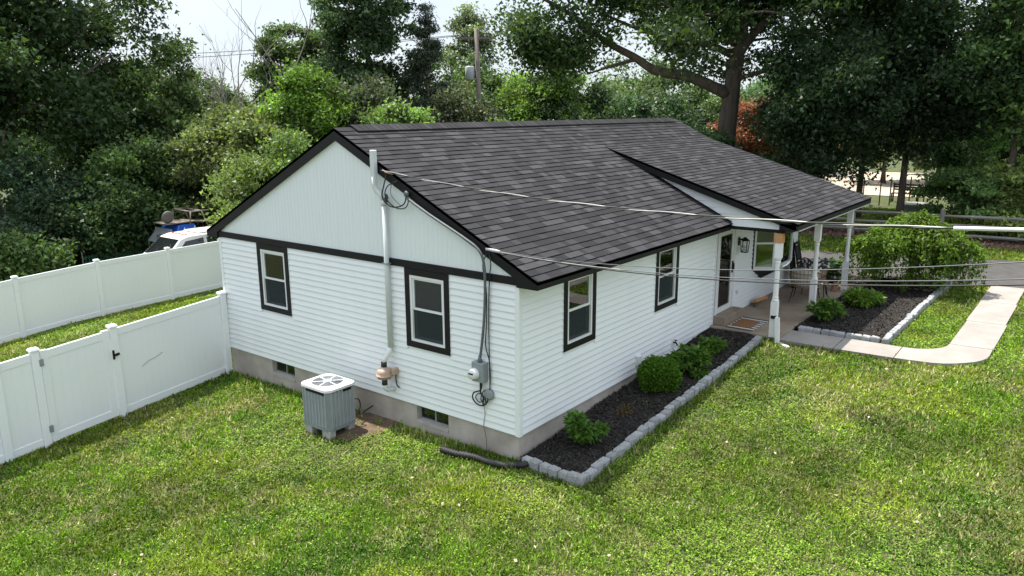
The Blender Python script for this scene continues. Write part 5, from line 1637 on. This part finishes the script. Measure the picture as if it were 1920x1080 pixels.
# ------------------------------------------------------------------ split rail fence and things past the driveway
t = thing('split_rail_fence', 'weathered grey split rail fence beyond the driveway', 'fence', (23, -2, g1(23, -2)))
RY = [7.2, 4.15, 1.02, -2.04, -5.15, -8.2, -11.2]
for k, y in enumerate(RY):
    z = g1(23, y)
    MB().tube([(23, y, z-0.3), (23.01, y, z+0.6), (23, y+0.01, z+1.12), (23, y+0.01, z+1.19)], [0.085, 0.08, 0.075, 0.03], 8).build('post', OLDWOOD, t)
for k in range(len(RY)-1):
    for zr in (0.93, 0.58, 0.23):
        a = Vector((23+random.uniform(-.02, .02), RY[k], g1(23, RY[k])+zr+random.uniform(-.03, .03))); b = Vector((23+random.uniform(-.02, .02), RY[k+1], g1(23, RY[k+1])+zr+random.uniform(-.03, .03)))
        m1 = a.lerp(b, 0.35)+Vector((0.02, 0, random.uniform(-.015, .02))); m2 = a.lerp(b, 0.7)+Vector((-0.02, 0, random.uniform(-.015, .02)))
        MB().tube([a, m1, m2, b], [0.045, 0.062, 0.06, 0.045], 6).build('rail', OLDWOOD, t)
t = thing('well_cover', 'round grey concrete well cover past the split rail fence', 'well', (31.2, 0.3, 0.0))
MB().lathe((31.2, 0.3, g1(31, .3)-0.1), [(0.62, 0), (0.62, 0.42), (0.60, 0.45)], 28).build('ring', CONCL, t)
MB().lathe((31.2, 0.3, g1(31, .3)+0.35), [(0.72, 0), (0.74, 0.03), (0.74, 0.10), (0.70, 0.12)], 28).build('lid', CONCL, t)
t = thing('wire_fence', 'thin wire fence on dark posts in the shade of the maples', 'fence', (34, 2, 0))
WP = [(33.3, 3.1), (33.7, 2.4), (34.05, 2.0), (34.3, 1.65), (34.6, 1.2), (35.0, 0.6), (35.4, 0.0)]
for k, (x, y) in enumerate(WP):
    z = g1(x, y)
    MB().tube([(x, y, z-0.2), (x+0.03*(k % 3-1), y, z+1.45)], 0.03, 6).build('post', DARK, t)
for zr in (0.4, 0.8, 1.2):
    MB().tube([(x, y, g1(x, y)+zr) for x, y in WP], 0.006, 4).build('wire', METER, t)
t = thing('garden_bench', 'dark slatted bench in the shade behind the wire fence', 'bench', (36.0, 1.6, g1(36, 1.6)))
z = g1(36, 1.6)
for k in range(4): MB().box((35.7+0.11*k, 1.0, z+0.45), (35.79+0.11*k, 2.3, z+0.48)).build('seat_slat', DARK, t)
for k in range(3): MB().box((36.15, 1.0, z+0.6+0.13*k), (36.18, 2.3, z+0.69+0.13*k)).build('back_slat', DARK, t)
for x in (35.72, 36.12):
    for y in (1.05, 2.25): MB().box((x-0.03, y-0.03, z-0.02), (x+0.03, y+0.03, z+(0.45 if x < 36 else 0.98))).build('leg', DARK, t)

def brick_house():
    x0, x1, y0, y1 = 40.0, 48.0, -9.0, -2.6
    t = thing('brick_house', 'red brick house mostly hidden behind the trees at the right', 'house', (44, -6, g1(44, -6)))
    bm_ = bpy.data.materials.new('brickwork'); bm_.use_nodes = True
    N, L = bm_.node_tree.nodes, bm_.node_tree.links
    br = N.new('ShaderNodeTexBrick'); br.inputs['Color1'].default_value = (0.20, 0.075, 0.05, 1); br.inputs['Color2'].default_value = (0.14, 0.05, 0.035, 1); br.inputs['Mortar'].default_value = (0.25, 0.21, 0.18, 1)
    br.inputs['Scale'].default_value = 1.0; br.inputs['Brick Width'].default_value = 0.42; br.inputs['Row Height'].default_value = 0.15; br.inputs['Mortar Size'].default_value = 0.012
    tcn = N.new('ShaderNodeTexCoord'); sp = N.new('ShaderNodeSeparateXYZ'); cb = N.new('ShaderNodeCombineXYZ'); adn = N.new('ShaderNodeMath')
    L.new(tcn.outputs['Object'], sp.inputs[0]); L.new(sp.outputs[0], adn.inputs[0]); L.new(sp.outputs[1], adn.inputs[1]); L.new(adn.outputs[0], cb.inputs[0]); L.new(sp.outputs[2], cb.inputs[1]); L.new(cb.outputs[0], br.inputs['Vector'])
    L.new(br.outputs[0], pbsdf(bm_).inputs['Base Color']); pbsdf(bm_).inputs['Roughness'].default_value = 0.9
    MB().box((x0, y0, -0.3), (x1, y1, 4.6)).build('wall', bm_, t)
    MB().prism([(x0-0.4, y0-0.4, 4.6), (x0-0.4, y1+0.4, 4.6), (x0-0.4, (y0+y1)/2, 6.4)], (x1-x0+0.8, 0, 0)).build('roof', mat('far_roof', (0.06, 0.055, 0.055), 0.9), t)
    for y in (-4.6, -7.4):
        w = MB().box((x0-0.05, y-0.55, 1.2), (x0-0.002, y+0.55, 2.7)).build('window', FRAMEW, t)
        for a, b in ((-0.48, -0.03), (0.03, 0.48)):
            MB().box((x0-0.06, y+a, 1.28), (x0-0.052, y+b, 2.62)).build('pane', CARGL, w)
brick_house()

# ------------------------------------------------------------------ utility pole
def bearing(deg, dist):
    a = math.radians(deg)
    return CAM.x+math.cos(a)*dist, CAM.y+math.sin(a)*dist
px, py = bearing(39.9, 50)
zg = g1(px, py)
t = thing('utility_pole', 'wooden utility pole with a grey transformer and ivy at its foot', 'pole', (px, py, zg))
MB().tube([(px, py, zg-0.3), (px-0.1, py+0.05, zg+5), (px-0.18, py+0.1, zg+10.0)], [0.2, 0.17, 0.13], 12).build('pole_shaft', POLEW, t, True)
rv, fv = Vector((0.61, -0.79, 0)), Vector((0.79, 0.61, 0))
top = Vector((px-0.15, py+0.08, zg+9.4))
MB().bar(top-rv*1.15, top+rv*1.15, 0.12, 0.14).build('cross_arm', POLEW, t)
mb = MB()
for u in (-1.05, -0.5, 0.5, 1.05): mb.lathe(top+rv*u+Vector((0, 0, 0.07)), [(0.04, 0), (0.07, 0.06), (0.03, 0.14)], 8)
mb.build('insulator', METER, t)
tp = Vector((px-0.12, py+0.06, zg+7.3))-rv*0.52
MB().lathe(tp, [(0.26, -0.42), (0.29, -0.38), (0.29, 0.36), (0.24, 0.42)], 16).build('transformer', mat('transformer_grey', (0.42, 0.44, 0.46), 0.4), t, True)
r = np.random.default_rng(5); n = 2600
a = r.uniform(0, 6.28, n); zz = zg+r.random(n)*4.6; rad = (0.32+0.28*r.random(n))*(1-0.3*(zz-zg)/4.6)
P = np.stack([px+np.cos(a)*rad, py+np.sin(a)*rad, zz], -1)
link('ivy', poly_mesh('ivy', leaves(P, np.full(n, 0.2), r, 0.4, 0.8, 0.5), 4, LEAFB, tint((0.09, 0.16, 0.02), n, r)), t)
lv = thing('power_line', 'upper of two thin power lines crossing the sky left of the pole', 'wire', tuple(top), 'power lines on the utility pole')
MB().tube(sag(top-rv*1.05+Vector((0, 0, .2)), top-rv*60+Vector((0, 0, -0.5)), 1.0), 0.018, 5).build('strand', CABLE, lv)
lv = thing('power_line', 'lower of two thin power lines crossing the sky left of the pole', 'wire', tuple(top), 'power lines on the utility pole')
MB().tube(sag(top-rv*0.5+Vector((0, 0, .2)), top-rv*60+Vector((0, 0, -1.3)), 1.0), 0.018, 5).build('strand', CABLE, lv)
lv = thing('power_line', 'low cable bundle running along the trees from the ivied pole', 'wire', tuple(top))
MB().tube(sag(top-Vector((0, 0, 4.6)), top-rv*40-Vector((0, 0, 4.4)), 0.6), 0.03, 5).tube(sag(top-Vector((0, 0, 4.6)), top+rv*30-Vector((0, 0, 4.9)), 0.5), 0.03, 5).build('strand', CABLE, lv)

# ------------------------------------------------------------------ trees
def B(deg, d): return bearing(deg, d)
DK, MD, OL, BR = (0.030, 0.058, 0.020), (0.050, 0.090, 0.024), (0.078, 0.105, 0.036), (0.088, 0.165, 0.024)
x, y = B(72.0, 42)
tree('oak_tree', 'huge dark oak with a thick trunk behind the rear fence', x, y, 18, 8.0, 8.0, 8.0, 10.2, DK, 190, 46000, 0.27, 0.52, 101, 1.35, shell=0.35,
     limbs=[([(x, y, 3.4), (x+1.6, y-1.2, 6.4), (x+3, y-2.0, 9.5), (x+4.2, y-2.4, 12)], 0.2), ([(x, y, 2.6), (x-2.4, y+1, 5), (x-5, y+1, 7)], 0.18), ([(x, y, 4.2), (x+2.0, y-2.4, 5.4), (x+4.2, y-4.2, 7.4)], 0.15)])
# undergrowth below the oak
for k, (dg, d, h, rr, tn) in enumerate(((71.2, 33, 2.6, 1.6, MD), (68.6, 36, 5.2, 2.3, (0.028, 0.055, 0.03)), (66.4, 35.5, 5.0, 2.1, DK), (64.3, 37, 6.2, 2.4, MD), (62.4, 39, 6.0, 2.2, (0.04, 0.07, 0.025)), (60.2, 39.5, 5.6, 2.2, (0.045, 0.07, 0.03)))):
    x, y = B(dg, d)
    lb = ['dark undergrowth bush at the far left of the rear fence', 'dark bluish bush under the oak behind the mesh fence', 'dark dense bush at the middle of the mesh fence', 'tall mid green bush behind the gap in the mesh fence', 'dark green bush rising behind the parked truck', 'shaded bush right behind the covered boat'][k]
    tree('bush', lb, x, y, h, rr, rr, h*0.5, h*0.5, tn, 46, 9000, 0.2, 0.08, 200+k, 0.75, shell=0.5, bottom=0.1)
x, y = B(65.4, 43); tree('tree', 'tall dark leafy tree joined to the oak crown', x, y, 12, 3.0, 3.0, 4.4, 6.6, (0.036, 0.066, 0.022), 70, 14000, 0.24, 0.2, 301, 1.0)
x, y = B(60.7, 42); tree('tree', 'slim mid green tree with a pointed top left of the bare branches', x, y, 10.5, 2.7, 2.7, 4.6, 6.0, (0.058, 0.095, 0.028), 66, 13000, 0.22, 0.16, 302, 0.8)
x, y = B(57.6, 38.5); tree('tree', 'light olive young tree beneath the bare branches', x, y, 8.2, 2.8, 2.8, 3.7, 4.3, OL, 66, 13000, 0.2, 0.14, 303, 0.8)
x, y = B(55.0, 37); tree('tree', 'pale olive young tree left of the bright green maple', x, y, 7.7, 2.6, 2.6, 3.5, 4.0, (0.095, 0.125, 0.045), 60, 12000, 0.2, 0.13, 304, 0.75)
x, y = B(58.6, 37); tree('bush', 'sunlit olive bush rising over the gable rake', x, y, 6.0, 2.2, 2.2, 3.0, 3.0, (0.075, 0.10, 0.035), 54, 11000, 0.18, 0.1, 305, 0.7, bottom=0.1)
x, y = B(56.0, 32); tree('bush', 'green bush with pale leaf tips behind the middle of the gable', x, y, 5.4, 2.1, 2.1, 2.7, 2.7, (0.085, 0.125, 0.035), 54, 11000, 0.18, 0.1, 306, 0.7, bottom=0.1)
x, y = B(53.0, 33); tree('bush', 'green bush below the bright maple behind the roof', x, y, 5.6, 2.2, 2.2, 2.8, 2.8, (0.075, 0.125, 0.03), 54, 11000, 0.18, 0.1, 307, 0.7, bottom=0.1)
x, y = B(52.3, 38); tree('maple_tree', 'bright yellow green maple standing out in the tree line', x, y, 9.3, 2.1, 2.1, 3.7, 5.6, BR, 64, 15000, 0.2, 0.16, 308, 0.7, m=LEAFB)
x, y = B(53.9, 52); tree('tree', 'dark narrow tree top left of its twin behind the bright maple', x, y, 11.5, 1.8, 1.8, 4.5, 7.2, MD, 44, 8000, 0.24, 0.16, 309, 0.7)
x, y = B(51.2, 53); tree('tree', 'dark narrow tree top right of its twin behind the bright maple', x, y, 11.9, 1.9, 1.9, 4.6, 7.4, (0.046, 0.08, 0.024), 44, 8000, 0.24, 0.16, 310, 0.7)
x, y = B(47.9, 48); tree('tall_tree', 'very tall dark tree rising behind the roof ridge', x, y, 17, 3.7, 3.7, 7.3, 9.6, (0.034, 0.064, 0.026), 120, 26000, 0.25, 0.3, 311, 0.95)
x, y = B(43.7, 46); tree('spruce_tree', 'dark thin spruce right of the very tall tree', x, y, 11.4, 2.3, 2.3, 5.2, 5.6, (0.030, 0.044, 0.026), 90, 15000, 0.24, 0.18, 312, 0.5, conif=True, m=NEEDLE, droop=1.0, flat=0.45)
x, y = B(45.9, 33.5); tree('tree', 'light green young tree just behind the ridge', x, y, 7.6, 1.8, 1.8, 3.0, 4.4, (0.088, 0.15, 0.042), 56, 12000, 0.17, 0.1, 313, 0.55, m=LEAFB)
x, y = B(48.8, 40); tree('tree', 'grey green tree between the bright maple and the light young tree', x, y, 8.4, 2.4, 2.4, 3.8, 4.4, (0.055, 0.076, 0.045), 60, 12000, 0.2, 0.14, 314, 0.8)
x, y = B(42.0, 44); tree('tree', 'dim brownish green tree left of the utility pole', x, y, 6.6, 2.2, 2.2, 3.2, 3.4, (0.05, 0.064, 0.036), 50, 9000, 0.2, 0.13, 315, 0.75)
x, y = B(40.6, 62); tree('tree', 'sparse pale tree standing behind the utility pole', x, y, 13.2, 2.2, 2.2, 4.2, 9.2, (0.075, 0.10, 0.058), 40, 5200, 0.26, 0.2, 316, 0.8)
x, y = B(35.2, 45); tree('tree', 'sunny green tree right of the utility pole', x, y, 9.3, 2.6, 2.6, 4.4, 5.0, (0.082, 0.145, 0.028), 66, 14000, 0.21, 0.16, 317, 0.8, m=LEAFB)
x, y = B(38.0, 42); tree('bush', 'green bush at the foot of the utility pole', x, y, 5.2, 1.7, 1.7, 2.5, 2.6, (0.07, 0.12, 0.03), 40, 7000, 0.19, 0.1, 318, 0.65, bottom=0.1)
x, y = B(33.4, 44); tree('tree', 'mid green tree under the long left limb of the big oak', x, y, 7.4, 2.6, 2.6, 3.5, 3.9, (0.045, 0.08, 0.028), 60, 11000, 0.21, 0.15, 319, 0.8)
x, y = B(30.4, 46); tree('tree', 'dark tree left of the bluish one behind the far ridge', x, y, 6.6, 2.5, 2.5, 3.2, 3.4, (0.034, 0.062, 0.028), 56, 10000, 0.21, 0.14, 320, 0.8)
x, y = B(27.4, 43); tree('tree', 'dark bluish green tree left of the big oak trunk', x, y, 6.2, 2.6, 2.6, 3.0, 3.2, (0.028, 0.056, 0.028), 56, 10000, 0.21, 0.14, 321, 0.8)
x, y = B(24.5, 34); tree('bush', 'dark green bush at the foot of the big oak trunk', x, y, 4.6, 2.3, 2.3, 2.0, 2.4, (0.03, 0.066, 0.024), 50, 10000, 0.19, 0.1, 322, 0.7, bottom=0.1)
x, y = B(19.6, 35); tree('bush', 'low dark bush in front of the orange red maple', x, y, 3.4, 2.2, 2.2, 1.6, 1.8, (0.026, 0.056, 0.022), 40, 8000, 0.18, 0.08, 323, 0.65, bottom=0.1)
# the big oak over the house end
x, y = 24.7, 7.1
ex = [(20.9+random.uniform(-1, 1), 12.4+random.uniform(-1.2, 1.2), 7.2+random.uniform(-.8, 1.4)) for _ in range(9)]+[(19.4+random.uniform(-1, 1), 13.7+random.uniform(-1.2, 1.0), 7.9+random.uniform(-1.2, 1.6)) for _ in range(9)]
for _ in range(34):
    u = random.uniform(1.5, 9.0); ex.append((x-0.61*u+random.gauss(0, .9), y+0.79*u+random.gauss(0, .9), random.uniform(8.0, 11.5)))
tree('oak_tree', 'great spreading oak with thick limbs behind the porch end', x, y, 19, 9.6, 9.6, 5.8, 11.6, (0.036, 0.068, 0.021), 230, 72000, 0.22, 0.56, 401, 1.15, shell=0.25, bottom=6.2, extra=ex, lean=(0.8, -1.2),
     limbs=[([(x, y, 5.5), (x-1.05, y+1.35, 6.25), (x-1.95, y+2.5, 6.5), (x-2.6, y+3.3, 7.1), (x-3.4, y+4.35, 7.8), (x-4.2, y+5.4, 8.8), (x-5.0, y+6.6, 9.6)], 0.27),
            ([(x-2.55, y+3.25, 7.0), (x-3.1, y+4.0, 6.75), (x-3.8, y+4.9, 6.4)], 0.10),
            ([(x, y, 7.2), (x-0.8, y+1.0, 7.7), (x-2.2, y+2.8, 8.1), (x-3.6, y+4.6, 9.0)], 0.17),
            ([(x, y, 6.6), (x+0.35, y-0.45, 7.5), (x+0.8, y-1.0, 8.4), (x+1.3, y-1.7, 9.2), (x+2.4, y-3.1, 10.0), (x+4.0, y-5.2, 10.8)], 0.25),
            ([(x, y, 7.6), (x+0.3, y-0.5, 10.0), (x+0.6, y-1.2, 13)], 0.24), ([(x, y, 7.6), (x-0.35, y+0.45, 10), (x-0.7, y+0.7, 13.5)], 0.28)])
x, y = B(16.2, 33); tree('maple_tree', 'dark drooping maple behind the porch roof corner', x, y, 8.4, 3.3, 3.3, 3.4, 5.0, (0.027, 0.052, 0.022), 90, 22000, 0.19, 0.17, 402, 0.85, shell=0.35, bottom=1.5, droop=0.7)
x, y = B(10.6, 35); tree('maple_tree', 'dark dense maple with a slim trunk above the dirt road', x, y, 9.4, 3.6, 3.6, 3.7, 5.8, (0.028, 0.054, 0.023), 100, 24000, 0.2, 0.17, 403, 0.9, shell=0.35, bottom=2.3, droop=0.7)
x, y = B(13.2, 38); tree('maple_tree', 'shaded maple standing between the two dark maples', x, y, 10.2, 3.2, 3.2, 3.8, 6.4, (0.028, 0.052, 0.022), 80, 16000, 0.21, 0.16, 404, 0.9, shell=0.4, bottom=2.6)
x, y = B(7.0, 39); tree('tree', 'deep shaded tree in front of the brick house', x, y, 9.6, 3.2, 3.2, 4.2, 5.6, (0.022, 0.042, 0.018), 76, 15000, 0.21, 0.16, 405, 0.9, bottom=0.8)
x, y = B(4.6, 33.5); tree('tree', 'dark green tree at the right end of the rail fence', x, y, 11, 2.5, 2.5, 4.6, 7.6, (0.034, 0.068, 0.022), 66, 14000, 0.2, 0.16, 406, 0.8, bottom=3.2)
x, y = B(2.4, 33); tree('tree', 'bright green tree beside the dark one at the right', x, y, 12, 2.1, 2.1, 5.0, 7.4, (0.10, 0.175, 0.045), 60, 12000, 0.2, 0.15, 407, 0.7, m=LEAFB, bottom=2.4)
x, y = B(5.9, 34.5); tree('shrub', 'broad layered shrub behind the rail fence', x, y, 3.3, 2.3, 2.3, 1.7, 1.7, (0.085, 0.15, 0.045), 60, 13000, 0.16, 0.06, 408, 0.6, flat=0.28, bottom=0.05, droop=0.15)
x, y = B(3.2, 33.2); tree('shrub', 'sunlit yellow green shrub right of the layered one', x, y, 3.2, 1.7, 1.7, 1.7, 1.7, (0.15, 0.20, 0.06), 46, 9000, 0.17, 0.06, 409, 0.6, flat=0.3, bottom=0.05, m=LEAFB)
x, y = B(6.9, 37.5); tree('shrub', 'tall loose green shrub rising behind the layered one', x, y, 4.8, 1.3, 1.3, 2.2, 2.8, (0.085, 0.18, 0.05), 36, 6000, 0.2, 0.06, 410, 0.6, flat=0.5, m=LEAFB)
x, y = B(20.0, 48); tree('red_maple', 'orange red maple glowing behind the oak trunk', x, y, 5.9, 2.7, 2.7, 2.3, 3.6, (0.17, 0.075, 0.035), 46, 9000, 0.2, 0.12, 411, 0.8, m=leaf_mat('red_leaf', 0.35, (1.2, 0.8, 0.6)))
x, y = B(17.5, 50); tree('red_maple', 'dull orange maple right of the orange red one', x, y, 5.2, 2.2, 2.2, 2.0, 3.2, (0.19, 0.10, 0.02), 40, 7000, 0.2, 0.12, 412, 0.7, m=MATS['red_leaf'])
x, y = B(19.2, 60); tree('tree', 'blue green tree far behind the orange maples', x, y, 8.6, 3.0, 3.0, 4.0, 4.6, (0.05, 0.10, 0.05), 50, 9000, 0.26, 0.16, 413, 0.9)
# bare dead trees against the sky
def bare(dg, d, h, seed, label):
    rd = random.Random(seed); x, y = B(dg, d); z0 = g1(x, y)
    t = thing('bare_tree', label, 'tree', (x, y, z0))
    mb = MB()
    def grow(p, dr, L, r, lev):
        pts = [p]; q = p.copy(); dd = dr.copy()
        for i in range(4):
            dd = (dd+Vector((rd.gauss(0, .13), rd.gauss(0, .13), rd.gauss(0.05, .06)))).normalized(); q = q+dd*L/4; pts.append(q.copy())
        mb.tube(pts, [r*(1-0.17*k) for k in range(5)], 5, False)
        if lev < 3:
            for k in range(rd.randint(2, 4)):
                i = rd.randint(2, 4); nd = (dd+Vector((rd.gauss(0, .55), rd.gauss(0, .55), rd.uniform(0, .4)))).normalized()
                grow(pts[i], nd, L*rd.uniform(0.45, 0.7), r*0.5, lev+1)
    grow(Vector((x, y, z0-0.2)), Vector((0.02, 0, 1)), h*0.66, 0.10, 0)
    grow(Vector((x+0.3, y, z0-0.2)), Vector((-0.06, 0.06, 1)), h*0.6, 0.08, 0)
    mb.build('branches', TWIG, t, True)
bare(58.9, 46, 11.2, 6, 'bare grey dead tree alone above the slim green tree')
bare(55.6, 48, 11.2, 2, 'bare dead tree with many upright twigs left of the dark twins')
bare(57.2, 48, 9.4, 3, 'low bare dead tree between the two taller bare ones')

# distant tree line: two kinds, copied
pr1 = tree('distant_tree', 'far background tree filling the gaps of the tree line', *B(72.5, 66), 9.0, 4.2, 4.2, 4.4, 4.8, (0.05, 0.085, 0.032), 60, 9000, 0.34, 0.2, 501, 1.2, bottom=0.2, group='far background trees')
pr2 = tree('distant_tree', 'far background tree filling the gaps of the tree line', *B(69.0, 70), 9.5, 4.2, 4.2, 4.6, 5.0, (0.06, 0.10, 0.036), 60, 9000, 0.34, 0.2, 502, 1.2, bottom=0.2, group='far background trees')
dg = 66.0; k = 0
while dg > 1.0:
    d = 66+9*math.sin(k*2.1); x, y = B(dg, d)
    s = 0.86+0.16*math.sin(k*1.7)
    if 12 < dg < 17.5: dg -= 3; k += 1; continue
    dup((pr1, pr2)[k % 2], (x, y, g1(x, y)), k*1.3, s); dg -= 3.2; k += 1

# ------------------------------------------------------------------ grass
def grass():
    r = np.random.default_rng(77)
    N = 1080000
    th = np.radians(r.uniform(-6, 89, N))
    q = r.random(N)
    e = 0.62; r0, r1 = 6.3, 42.0
    d = (r0**e+(r1**e-r0**e)*q)**(1/e)
    x = CAM.x+np.cos(th)*d; y = CAM.y+np.sin(th)*d
    keep = ~((x > -0.02) & (x < LX+0.1) & (y > -0.02) & (y < W+0.05))
    keep &= ~((x > 0) & (x < 14) & (y > 0) & (y < 7.7))
    keep &= ~((x > -0.10) & (x < 7.0) & (y < 0) & (y > -1.18))
    keep &= ~((x > 6.98) & (x < LX+0.3) & (y < 0.1) & (y > -1.57))
    keep &= ~inpoly(x, y, [(7.75, -1.5), (7.75, -3.5), (14.6, -3.62), (14.6, -1), (14.2, 0.4), (12.7, 0.4), (12.7, -1.5)])
    for pth in PATHS: keep &= ~inpoly(x, y, pth)
    keep &= ~inpoly(x, y, DRIVE)
    keep &= ~((x > 21.9) & (x < 24.3))
    pat = inpoly(x, y, [(-0.95, 2.9), (-0.5, 2.68), (-0.2, 2.6), (0.02, 2.68), (0.02, 3.4), (-0.4, 4.0), (-1.0, 3.85)])
    keep &= ~(pat & (r.random(N) < 0.55+0.5*(fbm(x, y, 5, 3) > 0.42)))
    keep &= ~((y > 17.3+0.13*x) & (y < 21.0+0.13*x) & (r.random(N) < 0.9))
    n1 = fbm(x, y, 0.33, 31); n2 = fbm(x, y, 1.1, 37); n3 = fbm(x, y, 4.0, 41, 3)
    thin = sstep(0.56, 0.74, n2*0.55+n3*0.45)
    keep &= ~(r.random(N) < thin*0.45)
    x, y, d, n1, n2, n3, thin = (a[keep] for a in (x, y, d, n1, n2, n3, thin))
    n = len(x)
    z = G(x, y)+0.004
    clov = r.random(n) < (0.10+0.45*sstep(0.48, 0.66, fbm(x, y, 0.5, 53))*(x > -3))
    a = r.uniform(0, 6.283, n)
    far = np.clip((d-9)/24, 0, 1)
    w = (0.0055+0.0007*d)*r.uniform(0.7, 1.35, n)
    h = r.uniform(0.026, 0.062, n)*(0.35+1.35*fbm(x, y, 7.0, 45, 2))*(1+0.4*far)
    edge = ((x < 7) & (x > -0.6) & (y < -1.05) & (y > -1.5)) | ((x > -0.35) & (x < 0.02) & (y > -0.1) & (y < 7.7))
    h = np.where(edge, h*1.5, h)
    lean = r.normal(0, 0.55, n)
    c, s = np.cos(a), np.sin(a)
    base = np.stack([x, y, z], -1)
    sd = np.stack([-s, c, np.zeros(n)], -1)*w[:, None]
    tip = base+np.stack([c*lean*h, s*lean*h, h], -1)
    V = np.stack([base-sd, base+sd, tip], 1)
    # clover and broad weed leaves: small near-flat faces held at mid height
    m = clov
    cw = (0.0075+0.0006*d[m])*r.uniform(0.7, 1.5, m.sum())
    ctr = base[m]+np.stack([np.zeros(m.sum()), np.zeros(m.sum()), r.uniform(0.02, 0.05, m.sum())], -1)
    tl = r.normal(0, 0.30, (3, m.sum()))
    for k in range(3):
        b = a[m]+k*2.094
        V[m, k] = ctr+np.stack([np.cos(b)*cw, np.sin(b)*cw, tl[k]*cw], -1)
    green = np.array([0.132, 0.235, 0.018]); dark = np.array([0.062, 0.145, 0.013]); yel = np.array([0.255, 0.300, 0.034]); straw = np.array([0.40, 0.375, 0.18]); cl = np.array([0.18, 0.270, 0.030])
    t1 = sstep(0.36, 0.54, n1*0.55+n2*0.45)[:, None]; t2 = sstep(0.42, 0.64, fbm(x, y, 0.8, 67))[:, None]
    col = dark*(1-t1)+green*t1
    col = col*(1-0.55*t2)+yel*0.55*t2
    ps = 0.78*(0.05+0.55*sstep(0.50, 0.68, fbm(x, y, 0.9, 71)*0.6+n3*0.4)+0.22*sstep(0.5, 0.66, fbm(x, y, 0.25, 91)))
    st = (r.random(n) < ps)[:, None]
    col = np.where(st & ~m[:, None], straw*r.uniform(0.6, 1.15, (n, 1)), col)
    col = np.where(m[:, None], col*0.5+cl*0.5, col)*(0.72+0.5*sstep(0.3, 0.66, fbm(x, y, 0.6, 83))[:, None])
    col = col*(1+r.normal(0, 0.30, (n, 1)).clip(-0.65, 0.9))*(0.55+0.9*fbm(x, y, 9.0, 61, 3)[:, None])
    GM = leaf_mat('grass_blade', 0.30, (1.15, 1.2, 0.6), 0.6, 0.2)
    o = link('grass', poly_mesh('grass', V.reshape(-1, 3), 3, GM, col.clip(0.004, 0.6)))
    tag(o, 'short sunlit lawn grass with clover and dry patches', 'grass', kind='stuff')
grass()
# weeds beyond the alley
def weeds():
    r = np.random.default_rng(8); n = 26000
    th = np.radians(r.uniform(56, 76, n)); d = r.uniform(27, 36, n)
    x = CAM.x+np.cos(th)*d; y = CAM.y+np.sin(th)*d
    k = y > 21.2+0.13*x; x, y = x[k], y[k]; n = len(x)
    hgt = 0.15+0.5*fbm(x, y, 0.8, 12)
    P = np.stack([x, y, G(x, y)+r.random(n)*hgt], -1)
    V = leaves(P, r.uniform(0.09, 0.2, n), r, 0.4, 0.5, -0.3)
    tag(link('weeds', poly_mesh('weeds', V, 4, LEAFB, tint((0.065, 0.115, 0.022), n, r, 0.3))), 'tall green weeds growing along the alley behind the rear fence', 'weeds', kind='stuff')
weeds()
# fallen leaf litter by the rail fence
r = np.random.default_rng(9); n = 5000
x = r.uniform(21.8, 24.4, n); y = r.uniform(-10, 8, n)
P = np.stack([x, y, G(x, y)+0.04], -1)
lc = np.where(r.random((n, 1)) < 0.5, np.array([[0.22, 0.13, 0.09]]), np.array([[0.12, 0.07, 0.05]]))*r.uniform(0.6, 1.4, (n, 1))
tag(link('fallen_leaves', poly_mesh('fallen_leaves', leaves(P, r.uniform(0.07, 0.13, n), r, 1.5, 0.7), 4, CHIP, lc)), 'dry brown leaves scattered under the rail fence', 'leaves', kind='stuff')

# odd pale leaves and petals dropped on the lawn
r = np.random.default_rng(19); n = 150
th = np.radians(r.uniform(5, 72, n)); d = r.uniform(8, 22, n)
x = CAM.x+np.cos(th)*d; y = CAM.y+np.sin(th)*d
k = (y < -1.5) | (x < -0.4); k &= ~((x > 6.5) & (y > -5.6)) ; x, y = x[k], y[k]; n = len(x)
P = np.stack([x, y, G(x, y)+0.05], -1)
tag(link('scattered_leaves', poly_mesh('scattered_leaves', leaves(P, r.uniform(0.03, 0.075, n), r, 1.2, 0.7), 4, CHIP, np.array([[0.5, 0.42, 0.3]])*r.uniform(0.5, 1.2, (n, 1)))), 'pale dry leaves dropped here and there on the lawn', 'leaves', kind='stuff')
